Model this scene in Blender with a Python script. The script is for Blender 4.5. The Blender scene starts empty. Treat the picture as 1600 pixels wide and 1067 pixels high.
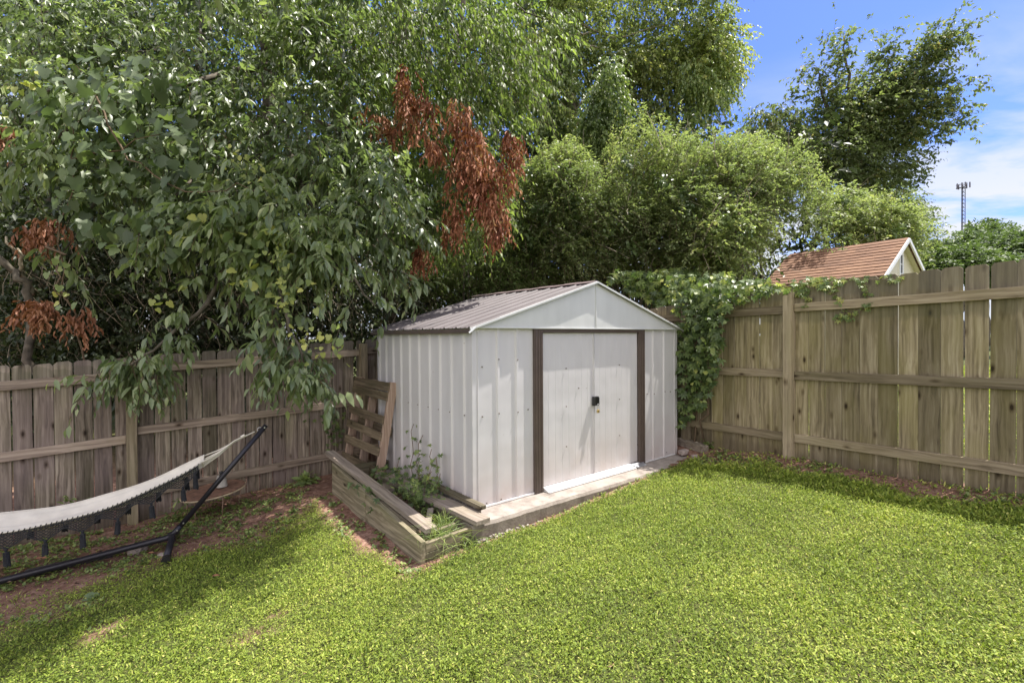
import bpy, math, random
import numpy as np
from mathutils import Vector, Matrix
random.seed(7)
rng = np.random.default_rng(11)
sc = bpy.context.scene
COL = sc.collection

# ------------------------------------------------------------------ camera
EYE = 1.62
F, PITCH, ROLL = 745.0, 0.0102, -0.0057
cp, sp, cr, sr = math.cos(PITCH), math.sin(PITCH), math.cos(ROLL), math.sin(ROLL)
fwd = np.array([0, cp, -sp]); up0 = np.array([0, sp, cp]); x0 = np.array([1.0, 0, 0])
cx = x0*cr + up0*sr; cu = -x0*sr + up0*cr
cam_d = bpy.data.cameras.new('camera'); cam = bpy.data.objects.new('camera', cam_d); COL.objects.link(cam)
cam_d.sensor_fit = 'HORIZONTAL'; cam_d.sensor_width = 36; cam_d.lens = 36*F/1600
cam_d.clip_start = 0.05; cam_d.clip_end = 3000
cam.matrix_world = Matrix(((cx[0], cu[0], -fwd[0], 0), (cx[1], cu[1], -fwd[1], 0), (cx[2], cu[2], -fwd[2], EYE), (0, 0, 0, 1)))
sc.camera = cam

# ------------------------------------------------------------------ light
SUN = Vector((0.40, 0.18, 1.0)).normalized()
EL = math.asin(SUN.z); AZ = math.atan2(SUN.x, SUN.y)
w = bpy.data.worlds.new('World'); sc.world = w; w.use_nodes = True
nt = w.node_tree; nt.nodes.clear()
N = nt.nodes.new; L = nt.links.new
out = N('ShaderNodeOutputWorld'); bg = N('ShaderNodeBackground'); bg.inputs[1].default_value = 0.15
sky = N('ShaderNodeTexSky'); sky.sky_type = 'NISHITA'; sky.sun_disc = False
sky.sun_elevation = EL; sky.sun_rotation = AZ; sky.air_density = 1.0; sky.dust_density = 0.6; sky.ozone_density = 1.5
tc = N('ShaderNodeTexCoord'); sep = N('ShaderNodeSeparateXYZ'); L(tc.outputs['Generated'], sep.inputs[0])
mz = N('ShaderNodeMath'); mz.operation = 'MAXIMUM'; mz.inputs[1].default_value = 0.03; L(sep.outputs[2], mz.inputs[0])
add = N('ShaderNodeMath'); add.operation = 'ADD'; add.inputs[1].default_value = 0.12; L(mz.outputs[0], add.inputs[0])
dv = N('ShaderNodeVectorMath'); dv.operation = 'DIVIDE'; L(tc.outputs['Generated'], dv.inputs[0])
cb = N('ShaderNodeCombineXYZ'); [L(add.outputs[0], cb.inputs[i]) for i in range(3)]; L(cb.outputs[0], dv.inputs[1])
mp = N('ShaderNodeMapping'); mp.inputs['Location'].default_value = (1.3, 0.35, 0); mp.inputs['Scale'].default_value = (0.9, 1.5, 1)
L(dv.outputs[0], mp.inputs[0])
nz = N('ShaderNodeTexNoise'); nz.inputs['Scale'].default_value = 1.45; nz.inputs['Detail'].default_value = 8; nz.inputs['Roughness'].default_value = 0.55
nz.inputs['Distortion'].default_value = 0.25
L(mp.outputs[0], nz.inputs['Vector'])
rp = N('ShaderNodeValToRGB'); rp.color_ramp.elements[0].position = 0.49; rp.color_ramp.elements[1].position = 0.62
lowb = N('ShaderNodeMapRange'); lowb.inputs[1].default_value = .34; lowb.inputs[2].default_value = .22; lowb.inputs[3].default_value = 0; lowb.inputs[4].default_value = .12; L(sep.outputs[2], lowb.inputs[0])
nadd = N('ShaderNodeMath'); nadd.operation = 'ADD'; L(nz.outputs[0], nadd.inputs[0]); L(lowb.outputs[0], nadd.inputs[1]); L(nadd.outputs[0], rp.inputs[0])
el = N('ShaderNodeMapRange'); el.inputs[1].default_value = 0.46; el.inputs[2].default_value = 0.2; el.inputs[3].default_value = 0.0; el.inputs[4].default_value = 1.0
L(sep.outputs[2], el.inputs[0])
mm = N('ShaderNodeMath'); mm.operation = 'MULTIPLY'; L(rp.outputs[0], mm.inputs[0]); L(el.outputs[0], mm.inputs[1])
tint = N('ShaderNodeMix'); tint.data_type = 'RGBA'; tint.blend_type = 'MULTIPLY'; tint.inputs[0].default_value = 1
tint.inputs[7].default_value = (.29, .345, .57, 1); L(sky.outputs[0], tint.inputs[6])
mix = N('ShaderNodeMix'); mix.data_type = 'RGBA'; L(mm.outputs[0], mix.inputs[0]); L(tint.outputs[2], mix.inputs[6])
mix.inputs[7].default_value = (2.15, 2.25, 2.5, 1)
# unseen bright cloud added overhead and behind the viewer as neutral fill light
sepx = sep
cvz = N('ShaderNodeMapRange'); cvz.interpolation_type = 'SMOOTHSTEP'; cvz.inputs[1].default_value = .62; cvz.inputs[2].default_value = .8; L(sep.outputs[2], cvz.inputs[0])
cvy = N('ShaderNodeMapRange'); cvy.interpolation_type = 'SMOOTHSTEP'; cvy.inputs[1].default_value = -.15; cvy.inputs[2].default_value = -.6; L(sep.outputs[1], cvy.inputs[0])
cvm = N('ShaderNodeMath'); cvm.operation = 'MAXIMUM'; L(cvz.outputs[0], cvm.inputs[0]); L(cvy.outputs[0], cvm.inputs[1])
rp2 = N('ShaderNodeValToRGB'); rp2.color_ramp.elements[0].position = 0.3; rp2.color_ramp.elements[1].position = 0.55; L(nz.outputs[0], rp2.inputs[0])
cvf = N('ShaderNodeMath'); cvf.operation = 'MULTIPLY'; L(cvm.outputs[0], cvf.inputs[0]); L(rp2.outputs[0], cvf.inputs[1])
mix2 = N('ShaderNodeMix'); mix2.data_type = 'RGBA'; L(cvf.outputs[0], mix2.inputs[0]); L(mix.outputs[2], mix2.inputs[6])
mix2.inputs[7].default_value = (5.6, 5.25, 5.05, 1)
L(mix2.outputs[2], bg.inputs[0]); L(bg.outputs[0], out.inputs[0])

sd = bpy.data.lights.new('sun', 'SUN'); sd.energy = 3.6; sd.angle = math.radians(0.5); sd.color = (1.0, 0.95, 0.87)
so = bpy.data.objects.new('sun', sd); COL.objects.link(so); so.rotation_euler = SUN.to_track_quat('Z', 'Y').to_euler()
so.location = SUN*30
vs = sc.view_settings; vs.view_transform = 'Standard'; vs.look = 'None'; vs.gamma = 1; vs.use_curve_mapping = False
vs.exposure = 1.45
sc.cycles.max_bounces = 6; sc.cycles.transparent_max_bounces = 4; sc.cycles.use_denoising = True
sc.cycles.diffuse_bounces = 4; sc.cycles.caustics_reflective = False; sc.cycles.caustics_refractive = False

# ------------------------------------------------------------------ helpers
def W(px, py, d):
    "world point seen at pixel (px,py) of the 1600 wide photo at camera depth d"
    v = fwd*d + cx*((px-800)/F*d) - cu*((py-533.5)/F*d)
    return np.array([v[0], v[1], v[2]+EYE])

GC = np.array([(-.33,3.7,0.0),(-.67,3.45,-.04),(-1.9,4.98,0.0),(-4,5,-.33),(-4.75,4.4,-.35),(-2.77,6.06,-.2),(2.06,5.9,.12),
    (2.97,5.07,.33),(3.9,3.66,.40),(2.3,6.1,.29),(0,0,-.02),(1,4.3,.07),(-1.5,2.2,-.13),(2.3,2.2,.2),(0,2,0),(-2.8,3.9,-.19),
    (-3.9,3.6,-.28),(0.6,8.6,.05),(-1.2,4.0,-.04),(.5,4.3,.035)])
_P = np.linalg.lstsq(np.c_[np.ones(len(GC)), GC[:,0], GC[:,1]], GC[:,2], rcond=None)[0]
_R = GC[:,2]-(_P[0]+_P[1]*GC[:,0]+_P[2]*GC[:,1])
def G(x, y):
    x = np.asarray(x, float); y = np.asarray(y, float)
    xs = 9*np.tanh(x/9); ys = 9*np.tanh(y/9)
    num = 0; den = 1e-9
    for (gx, gy, _), r in zip(GC, _R):
        q = 1/((x-gx)**2+(y-gy)**2+.12)**1.5
        num = num+q*r; den = den+q
    far = np.exp(-((x/9)**2+((y-4)/9)**2))
    z = _P[0]+_P[1]*xs+_P[2]*ys+num/den*far
    return z+.012*np.sin(x*2.1+1)*np.sin(y*2.7)

def tag(o, label=None, cat=None, group=None, kind=None):
    for k, v in (('label', label), ('category', cat), ('group', group), ('kind', kind)):
        if v: o[k] = v
    return o
def empty(name, loc=(0,0,0), rz=0, **k):
    o = bpy.data.objects.new(name, None); COL.objects.link(o); o.location = loc; o.rotation_euler = (0,0,rz)
    o.empty_display_size = .1
    return tag(o, **k)
def link(name, me, m, parent=None):
    o = bpy.data.objects.new(name, me); COL.objects.link(o)
    if m: me.materials.append(m)
    if parent: o.parent = parent
    return o
class MB:
    def __init__(s): s.v = []; s.f = []; s.r = []; s.rnd = 0.5
    def add(s, vs, fs):
        n = len(s.v); s.v += [tuple(map(float, p)) for p in vs]; s.f += [tuple(i+n for i in f) for f in fs]; s.r += [s.rnd]*len(vs)
    def box(s, c, size, M=None, ch=0):
        hx, hy, hz = [k/2 for k in size]
        P = [(-hx,-hy,-hz),(hx,-hy,-hz),(hx,hy,-hz),(-hx,hy,-hz),(-hx,-hy,hz),(hx,-hy,hz),(hx,hy,hz),(-hx,hy,hz)]
        P = [Vector(p) for p in P]
        if M is not None: P = [M @ p for p in P]
        s.add([p+Vector(c) for p in P], [(0,3,2,1),(4,5,6,7),(0,1,5,4),(1,2,6,5),(2,3,7,6),(3,0,4,7)])
    def beam(s, a, b, wid, thk, upv=(0,0,1)):
        "rectangular bar from a to b; wid along side vector, thk along up"
        a = Vector(a); b = Vector(b); d = (b-a).normalized(); sd = d.cross(Vector(upv)).normalized(); u = sd.cross(d).normalized()
        P = []
        for q in (a, b):
            for i, j in ((-1,-1),(1,-1),(1,1),(-1,1)): P.append(q+sd*(i*wid/2)+u*(j*thk/2))
        s.add(P, [(0,1,2,3),(7,6,5,4),(0,4,5,1),(1,5,6,2),(2,6,7,3),(3,7,4,0)])
    def prism(s, poly, y0, y1, tf=lambda p: p):
        n = len(poly)
        P = [tf((x, y0, z)) for x, z in poly]+[tf((x, y1, z)) for x, z in poly]
        s.add(P, [tuple(range(n)), tuple(range(2*n-1, n-1, -1))]+[(i, i+n, (i+1) % n+n, (i+1) % n) for i in range(n)])
    def tube(s, pts, rad, n=8, cap=True):
        pts = [Vector(p) for p in pts]
        if not hasattr(rad, '__len__'): rad = [rad]*len(pts)
        base = len(s.v); V = []; ref = Vector((0.13, 0.31, 0.94))
        for i, p in enumerate(pts):
            d = (pts[min(i+1, len(pts)-1)]-pts[max(i-1, 0)]).normalized()
            a = d.cross(ref); a = (a if a.length > .05 else d.cross(Vector((1,0,0)))).normalized(); b = d.cross(a)
            ref = b.cross(d) if False else ref
            for k in range(n):
                t = 2*math.pi*k/n; V.append(p+(a*math.cos(t)+b*math.sin(t))*rad[i])
        Fc = [(i*n+k, i*n+(k+1) % n, (i+1)*n+(k+1) % n, (i+1)*n+k) for i in range(len(pts)-1) for k in range(n)]
        if cap: Fc += [tuple(range(n-1, -1, -1)), tuple((len(pts)-1)*n+k for k in range(n))]
        s.add(V, Fc)
    def lathe(s, c, prof, n=20):
        V = [(c[0]+r*math.cos(2*math.pi*k/n), c[1]+r*math.sin(2*math.pi*k/n), c[2]+z) for r, z in prof for k in range(n)]
        m = len(prof)
        s.add(V, [(i*n+k, i*n+(k+1) % n, (i+1)*n+(k+1) % n, (i+1)*n+k) for i in range(m-1) for k in range(n)]+[tuple(range(n-1, -1, -1)), tuple((m-1)*n+k for k in range(n))])
    def build(s, name, m, parent=None, smooth=False, bevel=0):
        me = bpy.data.meshes.new(name); me.from_pydata(s.v, [], s.f); me.update()
        at = me.attributes.new('rnd', 'FLOAT', 'POINT'); at.data.foreach_set('value', np.array(s.r, 'f'))
        if smooth: me.shade_smooth()
        o = link(name, me, m, parent)
        if bevel:
            b = o.modifiers.new('bevel', 'BEVEL'); b.width = bevel; b.segments = 2; b.limit_method = 'ANGLE'
        return o
def npmesh(name, V, loops, starts, m, parent, rnd=None, smooth=False):
    me = bpy.data.meshes.new(name)
    me.vertices.add(len(V)); me.vertices.foreach_set('co', V.astype('f').ravel())
    me.loops.add(len(loops)); me.loops.foreach_set('vertex_index', loops.astype('i'))
    me.polygons.add(len(starts)); me.polygons.foreach_set('loop_start', starts.astype('i'))
    me.update(calc_edges=True); me.validate()
    if rnd is not None:
        at = me.attributes.new('rnd', 'FLOAT', 'POINT'); at.data.foreach_set('value', rnd.astype('f'))
    if smooth: me.shade_smooth()
    return link(name, me, m, parent)

# ------------------------------------------------------------------ materials
def mat(name):
    m = bpy.data.materials.new(name); m.use_nodes = True; t = m.node_tree; b = t.nodes['Principled BSDF']
    return m, t, b, t.nodes.new, t.links.new
def ramp(t, stops):
    r = t.nodes.new('ShaderNodeValToRGB'); e = r.color_ramp.elements
    while len(e) < len(stops): e.new(.5)
    for k, (p, c) in zip(e, stops): k.position = p; k.color = (*c, 1)
    return r
def simple(name, col, rough=.5, metal=0, noise=0, nscale=20, bump=0, spec=.5):
    m, t, b, N, L = mat(name)
    b.inputs['Base Color'].default_value = (*col, 1); b.inputs['Roughness'].default_value = rough; b.inputs['Metallic'].default_value = metal
    b.inputs['Specular IOR Level'].default_value = spec
    if noise or bump:
        tc = N('ShaderNodeTexCoord'); n = N('ShaderNodeTexNoise'); n.inputs['Scale'].default_value = nscale; n.inputs['Detail'].default_value = 6
        L(tc.outputs['Object'], n.inputs['Vector'])
        r = ramp(t, [(.3, [c*(1-noise) for c in col]), (.7, [min(1, c*(1+noise)) for c in col])]); L(n.outputs[0], r.inputs[0]); L(r.outputs[0], b.inputs['Base Color'])
        if bump:
            bp = N('ShaderNodeBump'); bp.inputs['Strength'].default_value = bump; bp.inputs['Distance'].default_value = .01
            L(n.outputs[0], bp.inputs['Height']); L(bp.outputs[0], b.inputs['Normal'])
    return m
def leafmat(name, stops, trans=.35, rough=.42, spec=.5, tcol=1.6, desat=.16):
    stops = [(p, tuple(k*(1-desat)+(c[0]*.3+c[1]*.6+c[2]*.1)*desat*(1.05, 1.0, .85)[i] for i, k in enumerate(c))) for p, c in stops]
    m, t, b, N, L = mat(name)
    a = N('ShaderNodeAttribute'); a.attribute_name = 'rnd'
    r = ramp(t, stops); L(a.outputs['Fac'], r.inputs[0]); L(r.outputs[0], b.inputs['Base Color'])
    b.inputs['Roughness'].default_value = rough; b.inputs['Specular IOR Level'].default_value = spec
    tr = N('ShaderNodeBsdfTranslucent'); mu = N('ShaderNodeMix'); mu.data_type = 'RGBA'; mu.blend_type = 'MULTIPLY'; mu.inputs[0].default_value = 1
    L(r.outputs[0], mu.inputs[6]); mu.inputs[7].default_value = (tcol*1.0, tcol*1.08, tcol*.6, 1); L(mu.outputs[2], tr.inputs[0])
    ms = N('ShaderNodeMixShader'); ms.inputs[0].default_value = trans
    L(b.outputs[0], ms.inputs[1]); L(tr.outputs[0], ms.inputs[2]); L(ms.outputs[0], t.nodes['Material Output'].inputs[0])
    return m
def woodmat(name, dark, mid, light, green=(.09,.10,.045), gamt=.5, axis='Z', gscale=1.0, knots=True, rough=.85, pink=None, top=None):
    m, t, b, N, L = mat(name)
    tc = N('ShaderNodeTexCoord'); a = N('ShaderNodeAttribute'); a.attribute_name = 'rnd'
    off = N('ShaderNodeVectorMath'); off.operation = 'SCALE'; cbx = N('ShaderNodeCombineXYZ')
    for i, k in enumerate((7.3, 3.1, 11.7)):
        mu = N('ShaderNodeMath'); mu.operation = 'MULTIPLY'; mu.inputs[1].default_value = k; L(a.outputs['Fac'], mu.inputs[0]); L(mu.outputs[0], cbx.inputs[i])
    ad = N('ShaderNodeVectorMath'); ad.operation = 'ADD'; L(tc.outputs['Object'], ad.inputs[0]); L(cbx.outputs[0], ad.inputs[1])
    mp = N('ShaderNodeMapping'); s = [38*gscale]*3; s['XYZ'.index(axis)] = 1.6*gscale; mp.inputs['Scale'].default_value = s; L(ad.outputs[0], mp.inputs[0])
    # warp
    n0 = N('ShaderNodeTexNoise'); n0.inputs['Scale'].default_value = 3.0; L(ad.outputs[0], n0.inputs['Vector'])
    sc_ = N('ShaderNodeVectorMath'); sc_.operation = 'SCALE'; sc_.inputs['Scale'].default_value = 1.3; L(n0.outputs['Color'], sc_.inputs[0])
    ad2 = N('ShaderNodeVectorMath'); ad2.operation = 'ADD'; L(mp.outputs[0], ad2.inputs[0]); L(sc_.outputs[0], ad2.inputs[1])
    n1 = N('ShaderNodeTexNoise'); n1.inputs['Scale'].default_value = 1.0; n1.inputs['Detail'].default_value = 5; n1.inputs['Roughness'].default_value = .6; L(ad2.outputs[0], n1.inputs['Vector'])
    r = ramp(t, [(.3, dark), (.5, mid), (.7, light)]); L(n1.outputs[0], r.inputs[0])
    # broad stains
    n2 = N('ShaderNodeTexNoise'); n2.inputs['Detail'].default_value = 3; n2.inputs['Scale'].default_value = 1.0
    mp2 = N('ShaderNodeMapping'); s2 = [5.0]*3; s2['XYZ'.index(axis)] = 1.2; mp2.inputs['Scale'].default_value = s2; L(ad.outputs[0], mp2.inputs[0]); L(mp2.outputs[0], n2.inputs['Vector'])
    r2 = ramp(t, [(.45, (0,0,0)), (.68, (gamt,)*3)]); L(n2.outputs[0], r2.inputs[0])
    mx = N('ShaderNodeMix'); mx.data_type = 'RGBA'; L(r2.outputs[0], mx.inputs[0]); L(r.outputs[0], mx.inputs[6]); mx.inputs[7].default_value = (*green, 1)
    # per board value
    hv = N('ShaderNodeHueSaturation'); mr = N('ShaderNodeMapRange'); mr.inputs[3].default_value = .66; mr.inputs[4].default_value = 1.24; L(a.outputs['Fac'], mr.inputs[0]); L(mr.outputs[0], hv.inputs['Value']); L(mx.outputs[2], hv.inputs['Color'])
    last = hv.outputs[0]
    if pink:
        n3 = N('ShaderNodeTexNoise'); n3.inputs['Scale'].default_value = 1.4; L(ad.outputs[0], n3.inputs['Vector']); r3 = ramp(t, [(.45, (0,0,0)), (.62, (.6,.6,.6))]); L(n3.outputs[0], r3.inputs[0])
        mx3 = N('ShaderNodeMix'); mx3.data_type = 'RGBA'; mx3.blend_type = 'MIX'; L(r3.outputs[0], mx3.inputs[0]); L(last, mx3.inputs[6]); mx3.inputs[7].default_value = (*pink, 1)
        mg = N('ShaderNodeMix'); mg.data_type = 'RGBA'; mg.blend_type = 'MULTIPLY'; mg.inputs[0].default_value = .8; L(mx3.outputs[2], mg.inputs[6])
        rg = ramp(t, [(.25, (.55,.55,.55)), (.6, (1,1,1))]); L(n1.outputs[0], rg.inputs[0]); L(rg.outputs[0], mg.inputs[7]); last = mg.outputs[2]
    if knots:
        vo = N('ShaderNodeTexVoronoi'); vo.inputs['Scale'].default_value = 1.0; mk = N('ShaderNodeMapping'); sk = [8]*3; sk['XYZ'.index(axis)] = 3.6; mk.inputs['Scale'].default_value = sk
        L(ad.outputs[0], mk.inputs[0]); L(mk.outputs[0], vo.inputs['Vector'])
        rk = ramp(t, [(.06, (.16,.13,.11)), (.11, (.6,.56,.52)), (.2, (1,1,1))]); L(vo.outputs['Distance'], rk.inputs[0])
        mm = N('ShaderNodeMix'); mm.data_type = 'RGBA'; mm.blend_type = 'MULTIPLY'; mm.inputs[0].default_value = 1; L(last, mm.inputs[6]); L(rk.outputs[0], mm.inputs[7]); last = mm.outputs[2]
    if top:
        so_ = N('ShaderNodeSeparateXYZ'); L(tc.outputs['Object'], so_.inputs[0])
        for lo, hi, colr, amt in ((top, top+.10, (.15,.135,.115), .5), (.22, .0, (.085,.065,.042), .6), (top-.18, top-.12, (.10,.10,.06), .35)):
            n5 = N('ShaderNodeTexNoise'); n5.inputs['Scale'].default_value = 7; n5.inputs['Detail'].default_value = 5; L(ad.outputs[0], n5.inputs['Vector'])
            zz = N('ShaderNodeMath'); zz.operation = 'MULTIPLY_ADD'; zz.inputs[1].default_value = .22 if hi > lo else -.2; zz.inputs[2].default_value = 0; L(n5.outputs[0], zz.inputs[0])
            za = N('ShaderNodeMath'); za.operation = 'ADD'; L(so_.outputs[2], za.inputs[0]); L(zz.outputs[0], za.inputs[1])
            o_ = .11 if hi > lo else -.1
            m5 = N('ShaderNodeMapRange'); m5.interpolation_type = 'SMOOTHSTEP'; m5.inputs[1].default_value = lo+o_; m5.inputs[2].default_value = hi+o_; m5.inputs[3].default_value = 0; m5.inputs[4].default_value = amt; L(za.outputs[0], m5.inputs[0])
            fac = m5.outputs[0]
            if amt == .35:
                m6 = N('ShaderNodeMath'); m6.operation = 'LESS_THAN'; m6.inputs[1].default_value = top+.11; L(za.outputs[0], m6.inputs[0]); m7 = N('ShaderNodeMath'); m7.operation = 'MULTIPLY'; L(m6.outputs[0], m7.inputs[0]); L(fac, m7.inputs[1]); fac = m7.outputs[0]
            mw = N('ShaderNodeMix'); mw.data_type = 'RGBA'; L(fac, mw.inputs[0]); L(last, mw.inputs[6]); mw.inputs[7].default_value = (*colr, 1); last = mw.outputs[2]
    L(last, b.inputs['Base Color']); b.inputs['Roughness'].default_value = rough; b.inputs['Specular IOR Level'].default_value = .25
    bp = N('ShaderNodeBump'); bp.inputs['Strength'].default_value = .5; bp.inputs['Distance'].default_value = .004; L(n1.outputs[0], bp.inputs['Height']); L(bp.outputs[0], b.inputs['Normal'])
    return m
M = {}
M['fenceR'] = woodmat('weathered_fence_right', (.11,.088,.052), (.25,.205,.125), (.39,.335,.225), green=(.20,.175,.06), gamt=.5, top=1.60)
M['railR'] = woodmat('weathered_rail_right', (.14,.11,.07), (.28,.225,.15), (.40,.335,.235), green=(.17,.15,.065), gamt=.4, axis='X')
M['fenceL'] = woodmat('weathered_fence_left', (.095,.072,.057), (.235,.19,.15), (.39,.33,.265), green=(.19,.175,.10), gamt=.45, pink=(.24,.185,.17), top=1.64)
M['railL'] = woodmat('weathered_rail_left', (.15,.115,.09), (.30,.235,.185), (.44,.36,.29), green=(.19,.17,.09), gamt=.3, axis='X')
M['post'] = woodmat('post_wood', (.15,.12,.08), (.27,.22,.15), (.36,.30,.21), green=(.18,.17,.07), gamt=.4, gscale=.8)
M['board'] = woodmat('planter_board', (.09,.075,.052), (.19,.16,.108), (.31,.265,.19), green=(.11,.11,.05), gamt=.6, axis='Y')
M['boardX'] = woodmat('planter_board_cross', (.09,.075,.052), (.19,.16,.108), (.30,.255,.18), green=(.10,.10,.05), gamt=.6, axis='X')
M['plank'] = woodmat('grey_plank', (.13,.105,.085), (.27,.225,.185), (.40,.345,.29), green=(.17,.145,.09), gamt=.5, axis='Y', knots=False)
M['pallet'] = woodmat('pallet_slat', (.085,.062,.042), (.19,.145,.095), (.31,.245,.165), green=(.10,.09,.045), gamt=.5, axis='Y')
M['palletZ'] = woodmat('pallet_stringer', (.22,.15,.11), (.36,.26,.20), (.46,.36,.29), green=(.3,.2,.14), gamt=.3, axis='Z', knots=False)
M['bark'] = simple('bark', (.11,.095,.075), .9, noise=.5, nscale=14, bump=.8, spec=.2)
M['barkl'] = simple('pale_bark', (.27,.23,.17), .9, noise=.35, nscale=18, bump=.6, spec=.2)
M['twig'] = simple('twig', (.14,.10,.065), .8, spec=.2)
M['cherry'] = leafmat('cherry_leaf', [(0, (.045,.075,.032)), (.4, (.12,.175,.066)), (.8, (.215,.285,.105)), (1, (.36,.41,.14))], trans=.36, rough=.42, spec=.9, tcol=1.7, desat=.16)
M['hang'] = leafmat('hanging_leaf', [(0, (.07,.11,.028)), (.5, (.13,.19,.042)), (1, (.23,.30,.06))], trans=.42, rough=.5, spec=.35, tcol=2.0)
M['grape'] = leafmat('grape_leaf', [(0, (.065,.10,.045)), (.6, (.11,.17,.06)), (.9, (.20,.27,.07)), (1, (.48,.48,.08))], trans=.3, rough=.5, tcol=1.8)
M['dead'] = leafmat('dead_leaf', [(0, (.12,.035,.018)), (.35, (.33,.10,.045)), (.8, (.46,.18,.09)), (1, (.64,.38,.22))], trans=.2, rough=.65, spec=.25, tcol=1.0)
M['deadl'] = leafmat('dead_leaf_orange', [(0, (.20,.065,.025)), (.5, (.33,.12,.05)), (1, (.45,.20,.09))], trans=.2, rough=.55, tcol=1.0)
M['feather'] = leafmat('shrub_leaf', [(0, (.10,.15,.055)), (.45, (.21,.285,.10)), (.8, (.32,.39,.13)), (1, (.50,.50,.18))], trans=.42, rough=.5, spec=.35, tcol=1.25, desat=.22)
M['cedar'] = leafmat('cedar_leaf', [(0, (.09,.15,.03)), (.6, (.18,.28,.055)), (1, (.30,.40,.08))], trans=.3, rough=.6, tcol=1.5)
M['tall'] = leafmat('tall_tree_leaf', [(0, (.09,.125,.042)), (.5, (.21,.265,.08)), (.85, (.38,.41,.10)), (1, (.58,.50,.12))], trans=.48, rough=.5, spec=.35, tcol=1.6)
M['vine'] = leafmat('vine_leaf', [(0, (.045,.085,.022)), (.5, (.115,.18,.042)), (.85, (.21,.28,.06)), (1, (.42,.44,.09))], trans=.35, rough=.42, tcol=1.6)
M['right'] = leafmat('right_tree_leaf', [(0, (.07,.10,.045)), (.5, (.135,.18,.075)), (.85, (.21,.26,.09)), (1, (.36,.27,.11))], trans=.38, rough=.55, spec=.3, tcol=1.6)
M['far'] = leafmat('far_tree_leaf', [(0, (.05,.08,.026)), (.6, (.09,.145,.04)), (1, (.18,.26,.06))], trans=.3, rough=.6, tcol=1.5)
M['dark'] = leafmat('shaded_leaf', [(0, (.022,.035,.014)), (.6, (.04,.06,.02)), (1, (.08,.11,.03))], trans=.3, rough=.5, tcol=1.6)  # leaf colour darkened to carry the shade deep in the wood
M['grass'] = leafmat('grass_blade', [(0, (.09,.135,.02)), (.45, (.22,.30,.036)), (.85, (.36,.42,.055)), (1, (.52,.50,.14))], trans=.3, rough=.55, spec=.22, tcol=1.2, desat=.06)
M['weed'] = leafmat('weed_leaf', [(0, (.09,.15,.035)), (.6, (.19,.27,.06)), (1, (.33,.40,.09))], trans=.35, rough=.5, tcol=1.4)
M['litter'] = leafmat('litter_leaf', [(0, (.09,.045,.03)), (.6, (.20,.11,.075)), (.93, (.32,.19,.12)), (1, (.48,.30,.16))], trans=.1, rough=.8, tcol=1.0)
M['black'] = simple('black_metal', (.022,.021,.028), .38, .3)
M['blackp'] = simple('black_plastic', (.015,.015,.015), .4)
M['cord'] = simple('black_cord', (.02,.02,.021), .9)
M['tassel'] = simple('tassel', (.016,.017,.021), .9, noise=.4, nscale=60, bump=.5)
M['cloth'] = simple('cream_cloth', (.62,.58,.50), .95, noise=.10, nscale=9, bump=.9)
M['brass'] = simple('brass', (.62,.47,.2), .35, .8)
M['steel'] = simple('steel', (.6,.6,.62), .3, .9)
M['alu'] = simple('aluminium_track', (.80,.80,.80), .42, .3, noise=.06, nscale=30)
M['rust'] = simple('rusty_top', (.16,.085,.055), .85, noise=.45, nscale=25, bump=.3)
M['rustw'] = simple('rusty_wire', (.26,.17,.12), .7, noise=.4, nscale=40)
M['potm'] = simple('grey_pot', (.36,.34,.31), .7, noise=.15, nscale=20)
M['stone'] = simple('stone', (.36,.30,.27), .9, noise=.25, nscale=18, bump=.5)
M['cream'] = simple('cream_siding', (.62,.58,.46), .7, noise=.05)
M['whitetrim'] = simple('white_trim', (.75,.76,.78), .5)
M['pane'] = simple('dark_pane', (.05,.06,.08), .12)

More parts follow.
